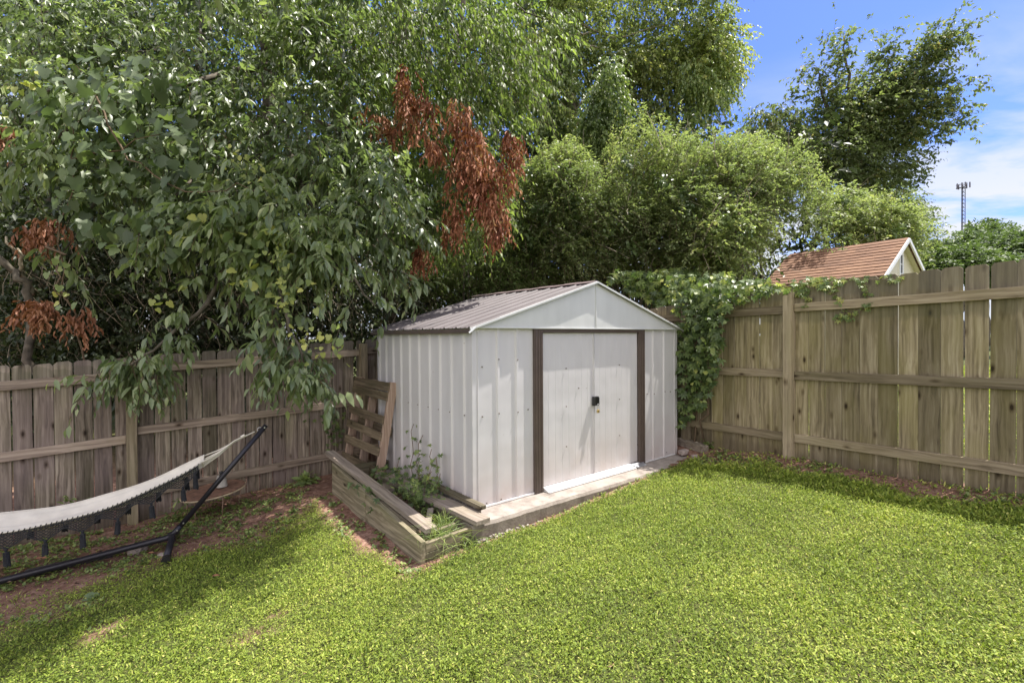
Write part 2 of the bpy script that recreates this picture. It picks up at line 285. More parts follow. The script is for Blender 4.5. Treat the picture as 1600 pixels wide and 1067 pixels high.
# shed paint: mud splash low on the walls
def shedpaint(name, col, mud=True):
    m, t, b, N, L = mat(name)
    tc = N('ShaderNodeTexCoord'); sp_ = N('ShaderNodeSeparateXYZ'); L(tc.outputs['Object'], sp_.inputs[0])
    n = N('ShaderNodeTexNoise'); n.inputs['Scale'].default_value = 1.0; n.inputs['Detail'].default_value = 7
    mp = N('ShaderNodeMapping'); mp.inputs['Scale'].default_value = (9, 9, 2.2); L(tc.outputs['Object'], mp.inputs[0]); L(mp.outputs[0], n.inputs['Vector'])
    r = ramp(t, [(.35, [c*.95 for c in col]), (.7, [c*1.03 for c in col])]); L(n.outputs[0], r.inputs[0])
    last = r.outputs[0]
    if mud:
        n2 = N('ShaderNodeTexNoise'); n2.inputs['Scale'].default_value = 5; n2.inputs['Detail'].default_value = 8; L(tc.outputs['Object'], n2.inputs['Vector'])
        mr = N('ShaderNodeMapRange'); mr.inputs[1].default_value = 0.0; mr.inputs[2].default_value = .6; mr.inputs[3].default_value = .72; mr.inputs[4].default_value = 0; L(sp_.outputs[2], mr.inputs[0])
        mu = N('ShaderNodeMath'); mu.operation = 'MULTIPLY'; L(mr.outputs[0], mu.inputs[0]); L(n2.outputs[0], mu.inputs[1])
        mx = N('ShaderNodeMix'); mx.data_type = 'RGBA'; L(mu.outputs[0], mx.inputs[0]); L(last, mx.inputs[6]); mx.inputs[7].default_value = (.42,.31,.25,1); last = mx.outputs[2]
        # specks of rust
        vo = N('ShaderNodeTexVoronoi'); vo.inputs['Scale'].default_value = 6.5; L(tc.outputs['Object'], vo.inputs['Vector'])
        rk = ramp(t, [(.02, (.45,.36,.3)), (.04, (1,1,1))]); L(vo.outputs['Distance'], rk.inputs[0])
        mm_ = N('ShaderNodeMix'); mm_.data_type = 'RGBA'; mm_.blend_type = 'MULTIPLY'; mm_.inputs[0].default_value = .8; L(last, mm_.inputs[6]); L(rk.outputs[0], mm_.inputs[7]); last = mm_.outputs[2]
    L(last, b.inputs['Base Color']); b.inputs['Roughness'].default_value = .42; b.inputs['Specular IOR Level'].default_value = .45
    nb = N('ShaderNodeTexNoise'); nb.inputs['Scale'].default_value = 2.5; nb.inputs['Detail'].default_value = 2; L(tc.outputs['Object'], nb.inputs['Vector'])
    bp = N('ShaderNodeBump'); bp.inputs['Strength'].default_value = .35; bp.inputs['Distance'].default_value = .03; L(nb.outputs[0], bp.inputs['Height']); L(bp.outputs[0], b.inputs['Normal'])
    return m
M['shed'] = shedpaint('painted_shed_wall', (.56,.545,.555))
M['gable'] = shedpaint('painted_gable', (.56,.57,.56), mud=False)
M['roof'] = simple('mauve_roof', (.11,.095,.097), .6, noise=.15, nscale=3, bump=.1, spec=.3)
M['brown'] = simple('brown_trim', (.085,.062,.052), .45, noise=.12, nscale=8)

def concretemat():
    m, t, b, N, L = mat('concrete')
    tc = N('ShaderNodeTexCoord'); n = N('ShaderNodeTexNoise'); n.inputs['Scale'].default_value = 7; n.inputs['Detail'].default_value = 10; n.inputs['Roughness'].default_value = .7
    L(tc.outputs['Object'], n.inputs['Vector'])
    r = ramp(t, [(.3, (.17,.14,.12)), (.5, (.29,.255,.225)), (.7, (.37,.335,.30))]); L(n.outputs[0], r.inputs[0])
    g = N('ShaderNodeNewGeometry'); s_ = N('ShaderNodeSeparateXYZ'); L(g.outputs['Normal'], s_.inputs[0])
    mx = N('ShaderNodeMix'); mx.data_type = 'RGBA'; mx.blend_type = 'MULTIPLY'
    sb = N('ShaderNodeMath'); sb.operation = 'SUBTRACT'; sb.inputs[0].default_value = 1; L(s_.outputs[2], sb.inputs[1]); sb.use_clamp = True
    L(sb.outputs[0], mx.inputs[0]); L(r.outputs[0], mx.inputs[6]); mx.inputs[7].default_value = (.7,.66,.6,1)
    L(mx.outputs[2], b.inputs['Base Color']); b.inputs['Roughness'].default_value = .95
    n2 = N('ShaderNodeTexNoise'); n2.inputs['Scale'].default_value = 60; n2.inputs['Detail'].default_value = 6; L(tc.outputs['Object'], n2.inputs['Vector'])
    bp = N('ShaderNodeBump'); bp.inputs['Strength'].default_value = .6; bp.inputs['Distance'].default_value = .006; L(n2.outputs[0], bp.inputs['Height']); L(bp.outputs[0], b.inputs['Normal'])
    return m
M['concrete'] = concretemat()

def shinglemat():
    m, t, b, N, L = mat('red_shingles')
    tc = N('ShaderNodeTexCoord'); br = N('ShaderNodeTexNoise'); br.inputs['Scale'].default_value = 1.0; br.inputs['Detail'].default_value = 4
    mp = N('ShaderNodeMapping'); mp.inputs['Scale'].default_value = (14, 5, 14); L(tc.outputs['Object'], mp.inputs[0]); L(mp.outputs[0], br.inputs['Vector'])
    a = N('ShaderNodeAttribute'); a.attribute_name = 'rnd'
    ad = N('ShaderNodeMath'); ad.operation = 'MULTIPLY_ADD'; ad.inputs[1].default_value = .5; L(a.outputs['Fac'], ad.inputs[0]); 
    ml = N('ShaderNodeMath'); ml.operation = 'MULTIPLY'; ml.inputs[1].default_value = .5; L(br.outputs[0], ml.inputs[0]); L(ml.outputs[0], ad.inputs[2])
    r = ramp(t, [(.15, (.085,.044,.028)), (.5, (.19,.10,.058)), (.85, (.30,.17,.10))]); L(ad.outputs[0], r.inputs[0]); L(r.outputs[0], b.inputs['Base Color']); b.inputs['Roughness'].default_value = .9
    return m
M['shingle'] = shinglemat()

# ------------------------------------------------------------------ geometry frames (shed / fences)
YAW = .897
A = np.array([math.sin(YAW), math.cos(YAW)]); B = np.array([-A[1], A[0]])
C0 = np.array([-.34, 4.06]); FLOOR = EYE-1.48          # shed front left corner, top of slab
SHED_RZ = math.atan2(A[1], A[0])
def SW(u, v, z=0): p = C0+A*u+B*v; return np.array([p[0], p[1], z])
FL0 = np.array([-4.0, 5.0]); FLD = np.array([.7877, .6160]); FLN = np.array([.6160, -.7877])    # left fence: origin at the post, direction, toward camera
FR0 = np.array([2.97, 5.07]); FRD = np.array([-.555, .832]); FRN = np.array([-.832, -.555])

# ------------------------------------------------------------------ ground
def smooth(x, a, b): t = np.clip((x-a)/(b-a), 0, 1); return t*t*(3-2*t)
def vnoise(x, y, s, seed=0):
    x = x*s+seed*17.3; y = y*s+seed*9.1
    xi = np.floor(x).astype(int); yi = np.floor(y).astype(int); fx = x-xi; fy = y-yi
    fx = fx*fx*(3-2*fx); fy = fy*fy*(3-2*fy)
    def h(a, b): return np.modf(np.abs(np.sin(a*127.1+b*311.7+seed*74.7)*43758.5453))[0]
    return (h(xi,yi)*(1-fx)+h(xi+1,yi)*fx)*(1-fy)+(h(xi,yi+1)*(1-fx)+h(xi+1,yi+1)*fx)*fy
def fbm(x, y, s, seed=0): return vnoise(x,y,s,seed)*.55+vnoise(x,y,s*2.1,seed+1)*.3+vnoise(x,y,s*4.3,seed+2)*.15
def soil(x, y):
    "0 lawn .. 1 bare soil"
    n = (fbm(x, y, 2.3, 3)-.5)
    dl = (x-FL0[0])*FLN[0]+(y-FL0[1])*FLN[1]            # distance in front of left fence
    sl = (x-FL0[0])*FLD[0]+(y-FL0[1])*FLD[1]
    lim = 1.66+.1*np.cos(sl*1.3)
    a = (1-smooth(dl+n*1.1, lim-.3, lim+.35))*.97
    dr = (x-FR0[0])*FRN[0]+(y-FR0[1])*FRN[1]
    b = (1-smooth(dr+n*.5, .36, .60))*.95*(dr > -.15)
    # strip beside planter / patches
    u = (x-C0[0])*A[0]+(y-C0[1])*A[1]; v = (x-C0[0])*B[0]+(y-C0[1])*B[1]
    c = smooth(u+n*.25, -.93, -.78)*(1-smooth(u, -.1, 0))*smooth(v, -.42, -.3)
    c2 = ((u > -.1) & (v > -.36+n*.1) & (u < 3.3))*.9
    d = 0
    n2 = fbm(x, y, 13.0, 77)-.5
    for px, py, r in ((395,990,.13),(432,958,.10),(165,985,.09),(30,965,.33),(100,955,.22),(1240,860,.07)):
        q = groundpix(px, py); d = np.maximum(d, (1-smooth(np.hypot((x-q[0]), (y-q[1]))+n*.22+n2*.22, r*.3, r*1.4))*.75)
    return np.clip(np.maximum.reduce([a, b, c, c2*1.0, d+0*x])*np.exp(-np.maximum(np.hypot(x, y)-9, 0)/2), 0, 1)
def groundpix(px, py):
    d = 3.0
    for _ in range(25):
        p = W(px, py, d); gz = float(G(p[0], p[1])); d *= (EYE-gz)/(EYE-p[2]) if p[2] < EYE-.05 else 1
    return W(px, py, d)

def axis(lo, hi, step, far):
    a = list(np.arange(lo, hi+step/2, step)); s = step; x = hi
    R = []
    while x < far: s *= 1.35; x += s; R.append(x)
    s = step; x = lo; Lf = []
    while x > -far: s *= 1.35; x -= s; Lf.append(x)
    return np.array(Lf[::-1]+a+R)
gx = axis(-5.6, 5.0, .04, 700); gy = axis(0.6, 8.8, .04, 900)
X, Y = np.meshgrid(gx, gy); Zg = G(X, Y); S = soil(X, Y)
Zg = Zg+S*.02*(fbm(X, Y, 9, 8)-.5)+(1-S)*.012*(fbm(X, Y, 7, 5)-.5)
u_ = (X-C0[0])*A[0]+(Y-C0[1])*A[1]; v_ = (X-C0[0])*B[0]+(Y-C0[1])*B[1]
under = (u_ > .0) & (u_ < 3.05) & (v_ > -.2) & (v_ < 2.0); Zg = np.where(under, np.minimum(Zg, FLOOR-.08), Zg)
ny, nx = X.shape
idx = np.arange(nx*ny).reshape(ny, nx); quads = np.stack([idx[:-1,:-1], idx[:-1,1:], idx[1:,1:], idx[1:,:-1]], -1).reshape(-1, 4)
def groundmat():
    m, t, b, N, L = mat('ground_soil_and_lawn')
    a = N('ShaderNodeAttribute'); a.attribute_name = 'rnd'; tc = N('ShaderNodeTexCoord')
    n = N('ShaderNodeTexNoise'); n.inputs['Scale'].default_value = 18; n.inputs['Detail'].default_value = 9; n.inputs['Roughness'].default_value = .7; L(tc.outputs['Object'], n.inputs['Vector'])
    rs = ramp(t, [(.3, (.11,.055,.04)), (.5, (.23,.13,.095)), (.72, (.40,.27,.21))]); L(n.outputs[0], rs.inputs[0])
    rg = ramp(t, [(.3, (.04,.05,.014)), (.55, (.085,.095,.03)), (.75, (.15,.135,.06))]); L(n.outputs[0], rg.inputs[0])
    mx = N('ShaderNodeMix'); mx.data_type = 'RGBA'; L(a.outputs['Fac'], mx.inputs[0]); L(rg.outputs[0], mx.inputs[6]); L(rs.outputs[0], mx.inputs[7])
    L(mx.outputs[2], b.inputs['Base Color']); b.inputs['Roughness'].default_value = .95; b.inputs['Specular IOR Level'].default_value = .15
    bp = N('ShaderNodeBump'); bp.inputs['Strength'].default_value = .9; bp.inputs['Distance'].default_value = .02; L(n.outputs[0], bp.inputs['Height']); L(bp.outputs[0], b.inputs['Normal'])
    return m
gr = npmesh('ground', np.stack([X.ravel(), Y.ravel(), Zg.ravel()], -1), quads.ravel(), np.arange(0, len(quads)*4, 4), groundmat(), None, rnd=S.ravel(), smooth=True)
tag(gr, 'backyard lawn ground sloping down to the left with bare soil by the fences', kind='structure')

# ------------------------------------------------------------------ leaf machinery (numpy)
T_LANCE = (np.array([(0,0,0),(.3,.17,.05),(.3,0,0),(.3,-.17,.05),(.68,.13,0),(.68,0,-.05),(.68,-.13,0),(1,0,-.14)], float),
           [(0,1,2),(0,2,3),(1,4,5,2),(2,5,6,3),(4,7,5),(5,7,6)])
T_SMALL = (np.array([(0,0,0),(.45,.25,.06),(.45,-.25,.06),(1,0,-.06)], float), [(0,1,3),(0,3,2)])
T_ROUND = (np.array([(0,0,0),(.12,.32,.04),(.5,.36,.05),(1,0,-.1),(.5,-.36,.05),(.12,-.32,.04),(.45,0,-.03)], float),
           [(0,1,6),(1,2,6),(2,3,6),(3,4,6),(4,5,6),(5,0,6)])
T_GRAPE = (np.array([(0,0,0),(-.14,.22,.02),(.02,.44,.05),(.34,.5,.06),(.48,.34,.03),(.72,.34,0),(1,0,-.12),(.72,-.34,0),(.48,-.34,.03),(.34,-.5,.06),(.02,-.44,.05),(-.14,-.22,.02),(.38,0,-.03)], float),
           [(i, i+1, 12) for i in range(11)]+[(11,0,12)])
T_BLADE = (np.array([(0,.05,0),(0,-.05,0),(.5,.10,.02),(.5,-.10,.02),(1,0,-.12)], float), [(0,2,3,1),(2,4,3)])
T_CURL = (np.array([(0,0,0),(.3,.16,.1),(.35,-.1,.12),(.65,.1,.16),(.7,-.14,.02),(1,.02,-.1),(.5,0,-.05)], float), [(0,1,6),(1,3,6),(3,5,6),(5,4,6),(4,2,6),(2,0,6)])
def nrm(v): return v/(np.linalg.norm(v, axis=-1, keepdims=True)+1e-9)
class Cloud:
    def __init__(s): s.P = []; s.D = []; s.Nn = []; s.S = []; s.R = []; s.tw = []
    def add(s, P, D, Nn, S, R):
        s.P.append(P.reshape(-1,3)); s.D.append(D.reshape(-1,3)); s.Nn.append(Nn.reshape(-1,3)); s.S.append(np.broadcast_to(S, P.shape[:-1]).ravel()); s.R.append(np.broadcast_to(R, P.shape[:-1]).ravel())
    def twigs(s, start, dirs, length, n=12, droop=.4, size=.08, sizev=.25, hang=.5, spread=.7, flat=0, rnd=None, r0=0.0, thin=.004, jit=.36):
        "start (N,3), dirs (N,3): curved twigs carrying n leaves each"
        Nt = len(start); dirs = nrm(dirs); length = np.broadcast_to(length, (Nt,)).astype(float)
        t = np.linspace(.12, 1, n)[None, :, None]
        g = np.array([0, 0, -1.0])
        Lh = length[:, None, None]
        P = start[:, None]+dirs[:, None]*Lh*t+g*droop*Lh*t*t
        Tn = nrm(dirs[:, None]+g*droop*2*t)
        side = nrm(np.cross(Tn, np.array([0,0,1.0])+rng.normal(0, .25, (Nt, 1, 3))))
        sg = np.where(np.arange(n) % 2 == 0, 1.0, -1.0)[None, :, None]
        D = nrm(Tn*.55+side*sg*spread+g*hang+rng.normal(0, jit, (Nt, n, 3)))
        Nn = nrm(np.array([0,0,1.0])+side*sg*.2+rng.normal(0, .4, (Nt, n, 3)))
        S_ = size*(1+rng.normal(0, sizev, (Nt, n))).clip(.4, 1.7)*(1-.35*np.maximum(0, t[..., 0]-.7)/.3)
        tr = rng.random((Nt, 1)) if rnd is None else np.asarray(rnd).reshape(-1, 1)
        R = np.clip(tr*.65+rng.random((Nt, n))*.35+(t[..., 0]-.5)*.12, 0, 1)
        s.add(P+rng.normal(0, .008, P.shape), D, Nn, S_, R)
        if thin > 0:
            ts = np.linspace(0, 1, 5)[None, :, None]
            s.tw.append((start[:, None]+dirs[:, None]*Lh*ts+g*droop*Lh*ts*ts, thin))
    def build(s, name, T, m, parent=None):
        P = np.concatenate(s.P); D = nrm(np.concatenate(s.D)); Nn = np.concatenate(s.Nn); S_ = np.concatenate(s.S); R = np.concatenate(s.R)
        Sd = nrm(np.cross(Nn, D)); Up = np.cross(D, Sd)
        tv, tf = T; k = len(tv)
        V = P[:, None]+S_[:, None, None]*(D[:, None]*tv[None, :, :1]+Sd[:, None]*tv[None, :, 1:2]+Up[:, None]*tv[None, :, 2:3])
        flat = np.array([i for f in tf for i in f]); lens = np.array([len(f) for f in tf]); n = len(P)
        loops = (flat[None]+np.arange(n)[:, None]*k).ravel()
        st1 = np.concatenate([[0], np.cumsum(lens)[:-1]]); starts = (st1[None]+np.arange(n)[:, None]*len(flat)).ravel()
        if parent is not None: V = V-np.array(parent.location)
        return npmesh(name, V.reshape(-1, 3), loops, starts, m, parent, rnd=np.repeat(R, k), smooth=len(tv) > 4)
    def build_twigs(s, name, m, parent=None):
        Vs = []; Ls = []; off = 0
        for P, th in s.tw:
            Nt, k, _ = P.shape
            a = np.array([1.0, .2, .1]); b = np.array([-.5, .87, .1]); c = np.array([-.5, -.6, -.4])
            rad = th*np.linspace(1, .35, k)[None, :, None, None]
            V = P[:, :, None]+np.stack([a, b, c])[None, None]*rad
            id_ = np.arange(Nt*k*3).reshape(Nt, k, 3)+off
            q = np.stack([id_[:, :-1], np.roll(id_, -1, 2)[:, :-1], np.roll(id_, -1, 2)[:, 1:], id_[:, 1:]], -1).reshape(-1, 4)
            Vs.append(V.reshape(-1, 3)); Ls.append(q); off += Nt*k*3
        V = np.concatenate(Vs); q = np.concatenate(Ls)
        if parent is not None: V = V-np.array(parent.location)
        return npmesh(name, V, q.ravel(), np.arange(0, len(q)*4, 4), m, parent)
def inpoly(p, poly):
    x, y = p[:, 0], p[:, 1]; c = np.zeros(len(p), bool); j = len(poly)-1
    for i in range(len(poly)):
        xi, yi = poly[i]; xj, yj = poly[j]
        c ^= ((yi > y) != (yj > y)) & (x < (xj-xi)*(y-yi)/(yj-yi+1e-9)+xi); j = i
    return c
def samplepoly(poly, n):
    poly = np.array(poly, float); lo = poly.min(0); hi = poly.max(0); R = []
    while sum(map(len, R)) < n:
        q = lo+rng.random((n*2, 2))*(hi-lo); R.append(q[inpoly(q, poly)])
    return np.concatenate(R)[:n]
def Wa(q, d):
    d = np.asarray(d)[:, None]
    v = fwd*d+cx*((q[:, :1]-800)/F*d)-cu*((q[:, 1:2]-533.5)/F*d); v[:, 2] += EYE; return v
def polycloud(poly, n, d0, d1):
    q = samplepoly(poly, n)
    return Wa(q, d0(q[:, 1], n) if callable(d0) else rng.uniform(d0, d1, n))
def clumped(poly, nc, per, d0, d1, rad, squash=.8):
    "centres in a region, then points gathered round them: returns points, outward directions, clump random"
    c = polycloud(poly, nc, d0, d1); r = rad*rng.uniform(.6, 1.35, nc)
    dv = nrm(rng.normal(0, 1, (nc, per, 3))); rr = rng.random((nc, per, 1))**.5
    P = c[:, None]+dv*rr*r[:, None, None]*np.array([1, 1, squash])
    return P.reshape(-1, 3), dv.reshape(-1, 3), np.repeat(rng.random(nc), per)
def alongpath(px, n, jit):
    "px: list of (px,py,depth) limb points -> n points on it with jitter, and tangents"
    P = np.array([W(*q) for q in px]); seg = np.linalg.norm(np.diff(P, axis=0), axis=1); cum = np.r_[0, np.cumsum(seg)]
    t = rng.random(n)*cum[-1]; out = np.stack([np.interp(t, cum, P[:, i]) for i in range(3)], -1)
    k = np.clip(np.searchsorted(cum, t)-1, 0, len(seg)-1); T = nrm(np.diff(P, axis=0))[k]
    return out+rng.normal(0, jit, out.shape), T, t/cum[-1]
def limb(mb, px, r0, r1, n=7, wob=.03):
    P = [W(*q) for q in px]; Q = []
    for i in range(len(P)-1):
        for k in range(4): Q.append(P[i]+(P[i+1]-P[i])*k/4+rng.normal(0, wob, 3)*(k > 0))
    Q.append(P[-1]); mb.tube(Q, list(np.linspace(r0, r1, len(Q))), n)
def trunk(mb, base, top, r0, r1, wob=.06, n=9):
    base = np.array(base, float); top = np.array(top, float); k = 9
    Q = [base+(top-base)*i/k+rng.normal(0, wob, 3)*(0 < i < k) for i in range(k+1)]; mb.tube(Q, [r0*1.35]+list(np.linspace(r0, r1, k)), n)
def rebase(mb, e):
    l = e.location; mb.v = [(a-l[0], b-l[1], c-l[2]) for a, b, c in mb.v]

# ------------------------------------------------------------------ fences
def picket(mb, s, wd, z0, z1, y0, thick=.017, lean=0.0, slant=0.0):
    e = .016+.010*random.random(); c = .016+.012*random.random(); h = wd/2
    poly = [(-h, 0), (h, 0), (h, z1-z0-c+slant*h), (h-e, z1-z0+slant*h), (-h+e, z1-z0-slant*h), (-h, z1-z0-c-slant*h)]
    def tf(p): return (s+p[0]+lean*p[2], p[1], p[2]+z0)
    mb.rnd = random.random(); mb.prism(poly, y0, y0+thick, tf)
def fence(name, label, O, D, s_range, top, rails, posts, pitch, gap, wood, rail, side, bays, post_top):
    """side=+1: camera side is local -y. top(s), rails: list of f(s, bay) ; ground from G"""
    rz = math.atan2(D[1], D[0]); z00 = float(G(*O))
    e = empty(name, (O[0], O[1], z00), rz, label=label, cat='fence')
    def gnd(s): return float(G(O[0]+D[0]*s, O[1]+D[1]*s))
    k = 0
    for (b0, b1) in bays:
        mb = MB(); s = b0
        while s < b1-.05:
            wd = min(pitch-gap*random.uniform(.4, 1.8), b1-s-.004)
            t = top(s)+random.uniform(-.007, .007)
            yj = random.uniform(0, .004)
            picket(mb, s+pitch/2, wd, gnd(s+pitch/2)-z00-.03, t-z00, (0 if side > 0 else -.017)+yj, lean=random.uniform(-.004, .004), slant=(top(s+.1)-top(s))/.1)
            s += pitch; k += 1
        mb.build('picket_panel', wood, e)
        for r in rails:
            m2 = MB(); m2.rnd = random.random(); ya = -.022*side
            j = random.uniform(-.012, .012)
            a = (b0+.002, ya-.0, r(b0, b0)-z00+j); b = (b1-.002, ya, r(b1, b0)-z00+j)
            P = []
            for q in (a, b):
                for yy, zz in ((-1,-1),(1,-1),(1,1),(-1,1)): P.append((q[0], q[1]+yy*.019, q[2]+zz*.043))
            m2.add(P, [(0,1,2,3),(7,6,5,4),(0,4,5,1),(1,5,6,2),(2,6,7,3),(3,7,4,0)])
            m2.build('rail', rail, e, bevel=.003)
    for s in posts:
        m3 = MB(); m3.rnd = random.random(); z1 = post_top(s)-z00; z0 = gnd(s)-z00-.1
        m3.box((s, -.047*side-.0*side, (z0+z1)/2), (.09, .09, z1-z0)); m3.build('post', M['post'], e, bevel=.004)
    return e
# left fence: local x along FLD, camera side is -y
fence('wooden_fence', 'weathered dog-eared picket fence with pinkish grey boards running behind the hammock and shed', FL0, FLD, None,
      lambda s: EYE-.185+.062*s, [lambda s, b: EYE-.315+.05*(s) if b > -.1 else EYE-.375+.05*s, lambda s, b: EYE-.962+.042*s if b > -.1 else EYE-1.055+.05*s, lambda s, b: EYE-1.645+.045*s if b > -.1 else EYE-1.70+.05*s],
      [0.0, 2.47, 4.9, -2.44], .1445, .008, M['fenceL'], M['railL'], 1, [(-2.9, -.045), (.045, 2.425), (2.515, 4.86), (4.95, 5.85)], lambda s: EYE-.23+.06*s)
# right fence: local x along FRD (away from camera); camera side is +y
def rtop(s): return EYE+.515-.03*s if s < 0 else EYE+.47-.05*s
fence('wooden_fence', 'weathered greenish brown dog-eared picket fence at the right under the creeper', FR0, FRD, None, rtop,
      [lambda s, b: EYE+.275-.02*s, lambda s, b: EYE-.415-.022*s, lambda s, b: EYE-1.095-.022*s], [0.0, 1.27, 3.6], .149, .0055, M['fenceR'], M['railR'], -1,
      [(-4.2, -.046), (.046, 1.225), (1.316, 3.555), (3.65, 4.25)], lambda s: EYE+.45-.03*s)

# ------------------------------------------------------------------ concrete slab
slab = empty('concrete_slab', tuple(SW(0, 0, FLOOR-.2)), SHED_RZ, label='pale concrete slab with crumbling front edge under the metal shed', cat='slab')
mb = MB(); n = 46; tp = []; 
us = np.linspace(-.19, 3.32, n); V = []; Fc = []
for i, u in enumerate(us):
    f0 = -.275-.035*(i/(n-1))+random.uniform(-.006, .006)
    V += [(u, f0, 0.03), (u, f0-.004, .17), (u, f0+.012, .196), (u, 2.07, .196), (u, 2.07, .03)]
for i in range(n-1):
    a = i*5; b = a+5; Fc += [(a, b, b+1, a+1), (a+1, b+1, b+2, a+2), (a+2, b+2, b+3, a+3), (a+3, b+3, b+4, a+4), (a+4, b+4, b, a)]
Fc += [(0,1,2,3,4), tuple((n-1)*5+k for k in (4,3,2,1,0))]
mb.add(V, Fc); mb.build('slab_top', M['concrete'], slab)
mb = MB()
for i in range(420):
    u = -.2+abs(random.gauss(0, .42)); r = random.uniform(.004, .017)
    c = (u, -.285-random.uniform(0, .045), random.uniform(-.02, .085)-.02*u)
    pr = [(0.0001, -r*.8), (r*.8, -r*.5), (r, 0), (r*.7, r*.6), (0.0001, r*.8)]
    mb.lathe(c, [(q*random.uniform(.8, 1.2), z) for q, z in pr], 6)
mb.build('footing_rubble', M['concrete'], slab)

# ------------------------------------------------------------------ metal shed
H, HR, SWD, SDP = 1.573, 2.045, 3.07, 2.0
shed = empty('metal_shed', tuple(SW(0, 0, FLOOR)), SHED_RZ, label='off white corrugated metal garden shed with brown trimmed double doors on concrete slab', cat='shed')
def profile(x0, x1, ribs, d=.014, wt=.022, wb=.042):
    P = [(x0, 0)]
    for r in ribs: P += [(r-wb/2, 0), (r-wt/2, d), (r+wt/2, d), (r+wb/2, 0)]
    return P+[(x1, 0)]
def sheet(mb, prof, z0, z1, tf):
    n = len(prof); V = [tf(x, d, z) for z in (z0, z1) for x, d in prof]
    mb.add(V, [(i, i+1, n+i+1, n+i) for i in range(n-1)])
def part(nm, build, m, parent=shed, **k):
    mb = MB(); build(mb); return mb.build(nm, m, parent, **k)
def fr(u0, u1, ribs):
    def b(mb):
        sheet(mb, profile(u0, u1, ribs), .0, H-.01, lambda x, d, z: (x, -d, z))
        sheet(mb, [(u0, .003), (u1, .003)], .0, H-.01, lambda x, d, z: (x, d, z))
    return b
part('front_panel', fr(.045, .684, [.272, .488]), M['shed'])
part('front_panel', fr(2.386, SWD-.045, [2.58, 2.80]), M['shed'])
srib = [.136, .343, .546, .745, .96, 1.165, 1.37, 1.565, 1.75, 1.93]
def sidewall(mb, x, sg):
    sheet(mb, profile(.045, SDP, srib, .016, .03, .06), 0, H-.01, lambda v, d, z: (x+sg*d, v, z))
part('side_wall', lambda mb: sidewall(mb, 0, -1), M['shed'])
part('side_wall', lambda mb: sidewall(mb, SWD, 1), M['shed'])
part('back_wall', lambda mb: sheet(mb, profile(0, SWD, [k*.2+.15 for k in range(15)]), 0, H-.01, lambda x, d, z: (x, SDP+d, z)), M['shed'])
for x, s in ((0, 1), (SWD, -1)):
    part('corner_trim', lambda mb: [mb.prism([(x-s*.006, 0), (x+s*.045, 0), (x+s*.045, H-.005), (x-s*.006, H-.005)], -.007, .0), mb.box((x-s*.0035, .0235, H/2), (.006, .045, H-.01)),
        mb.box((x+s*.052, -.006, H/2), (.012, .012, H-.012))], M['shed'], bevel=.0015)
# doors
def door(mb, u0, u1):
    k = 8; w_ = (u1-u0)/k; P = [(u0, 0)]
    for i in range(1, k): P += [(u0+i*w_-.006, 0), (u0+i*w_, -.002), (u0+i*w_+.003, 0)]
    P += [(u1, 0)]
    sheet(mb, P, .035, 1.515, lambda x, d, z: (x, .004-d, z))
    mb.box(((u0+u1)/2, .018, .775), (u1-u0, .012, 1.48))
for u0, u1 in ((.792, 1.5325), (1.5375, 2.278)):
    d_ = part('door', lambda mb: door(mb, u0, u1), M['shed'])
    s = 1 if u0 > 1 else -1
    part('door_edge', lambda mb: mb.box((1.535+s*.0055, -.001, .775), (.005, .012, 1.48)), M['shed'], d_)
    mb = MB(); mb.box((1.535+s*.019, -.022, .80), (.034, .03, .095)); mb.box((1.535+s*.03, -.04, .80), (.012, .012, .075)); mb.box((1.535+s*.019, -.038, .843), (.034, .006, .01)); mb.box((1.535+s*.019, -.038, .757), (.034, .006, .01))
    mb.build('door_handle', M['blackp'], d_, bevel=.003)
pl = empty('padlock', (0, 0, 0), 0, label='small brass padlock hanging from the black shed door handle', cat='padlock')
pp = SW(1.55, -.045, FLOOR+.765); pl.location = tuple(pp); pl.rotation_euler = (0, 0, SHED_RZ)
mb = MB(); mb.tube([(-.011, 0, -.055), (-.011, 0, -.008), (-.007, 0, .003), (0, 0, .006), (.007, 0, .003), (.011, 0, -.008), (.011, 0, -.055)], .0028, 8); mb.build('shackle', M['steel'], pl, smooth=True)
mb = MB(); mb.box((0, 0, -.072), (.034, .014, .034)); mb.build('lock_body', M['brass'], pl, bevel=.004)
def jamb(mb, a, b):
    mb.box(((a+b)/2, -.014, (H-.01)/2), (b-a, .028, H-.012))
    for q in (.18, .5, .82): mb.box((a+(b-a)*q, -.0305, (H-.02)/2), (.014, .005, H-.03))
part('door_frame', lambda mb: jamb(mb, .684, .79), M['brown'], bevel=.002)
part('door_frame', lambda mb: jamb(mb, 2.28, 2.386), M['brown'], bevel=.002)
part('door_header', lambda mb: (mb.box((1.535, -.012, 1.54), (1.488, .024, .045)), mb.box((1.535, -.028, 1.553), (1.488, .008, .012))), M['brown'], bevel=.002)
part('door_track', lambda mb: (mb.prism([(-.095, .004), (-.02, .034), (.0, .034), (.0, .0), (-.095, .0)], .80, 2.12, lambda p: (p[1], p[0], p[2])), mb.box((1.46, -.098, .006), (1.32, .008, .010))), M['alu'])
part('door_track', lambda mb: mb.prism([(-.085, .004), (-.02, .03), (.0, .03), (.0, .0), (-.085, .0)], 2.125, 2.34, lambda p: (p[1], p[0], p[2])), simple('galvanised', (.42,.43,.46), .4, .7, noise=.2))
for x in (.365, 2.705): part('sill_channel', lambda mb: mb.box((x, -.012, .008), (.63, .012, .014)), M['alu'])
M['screw'] = simple('rusty_screw', (.16,.13,.11), .6, .4)
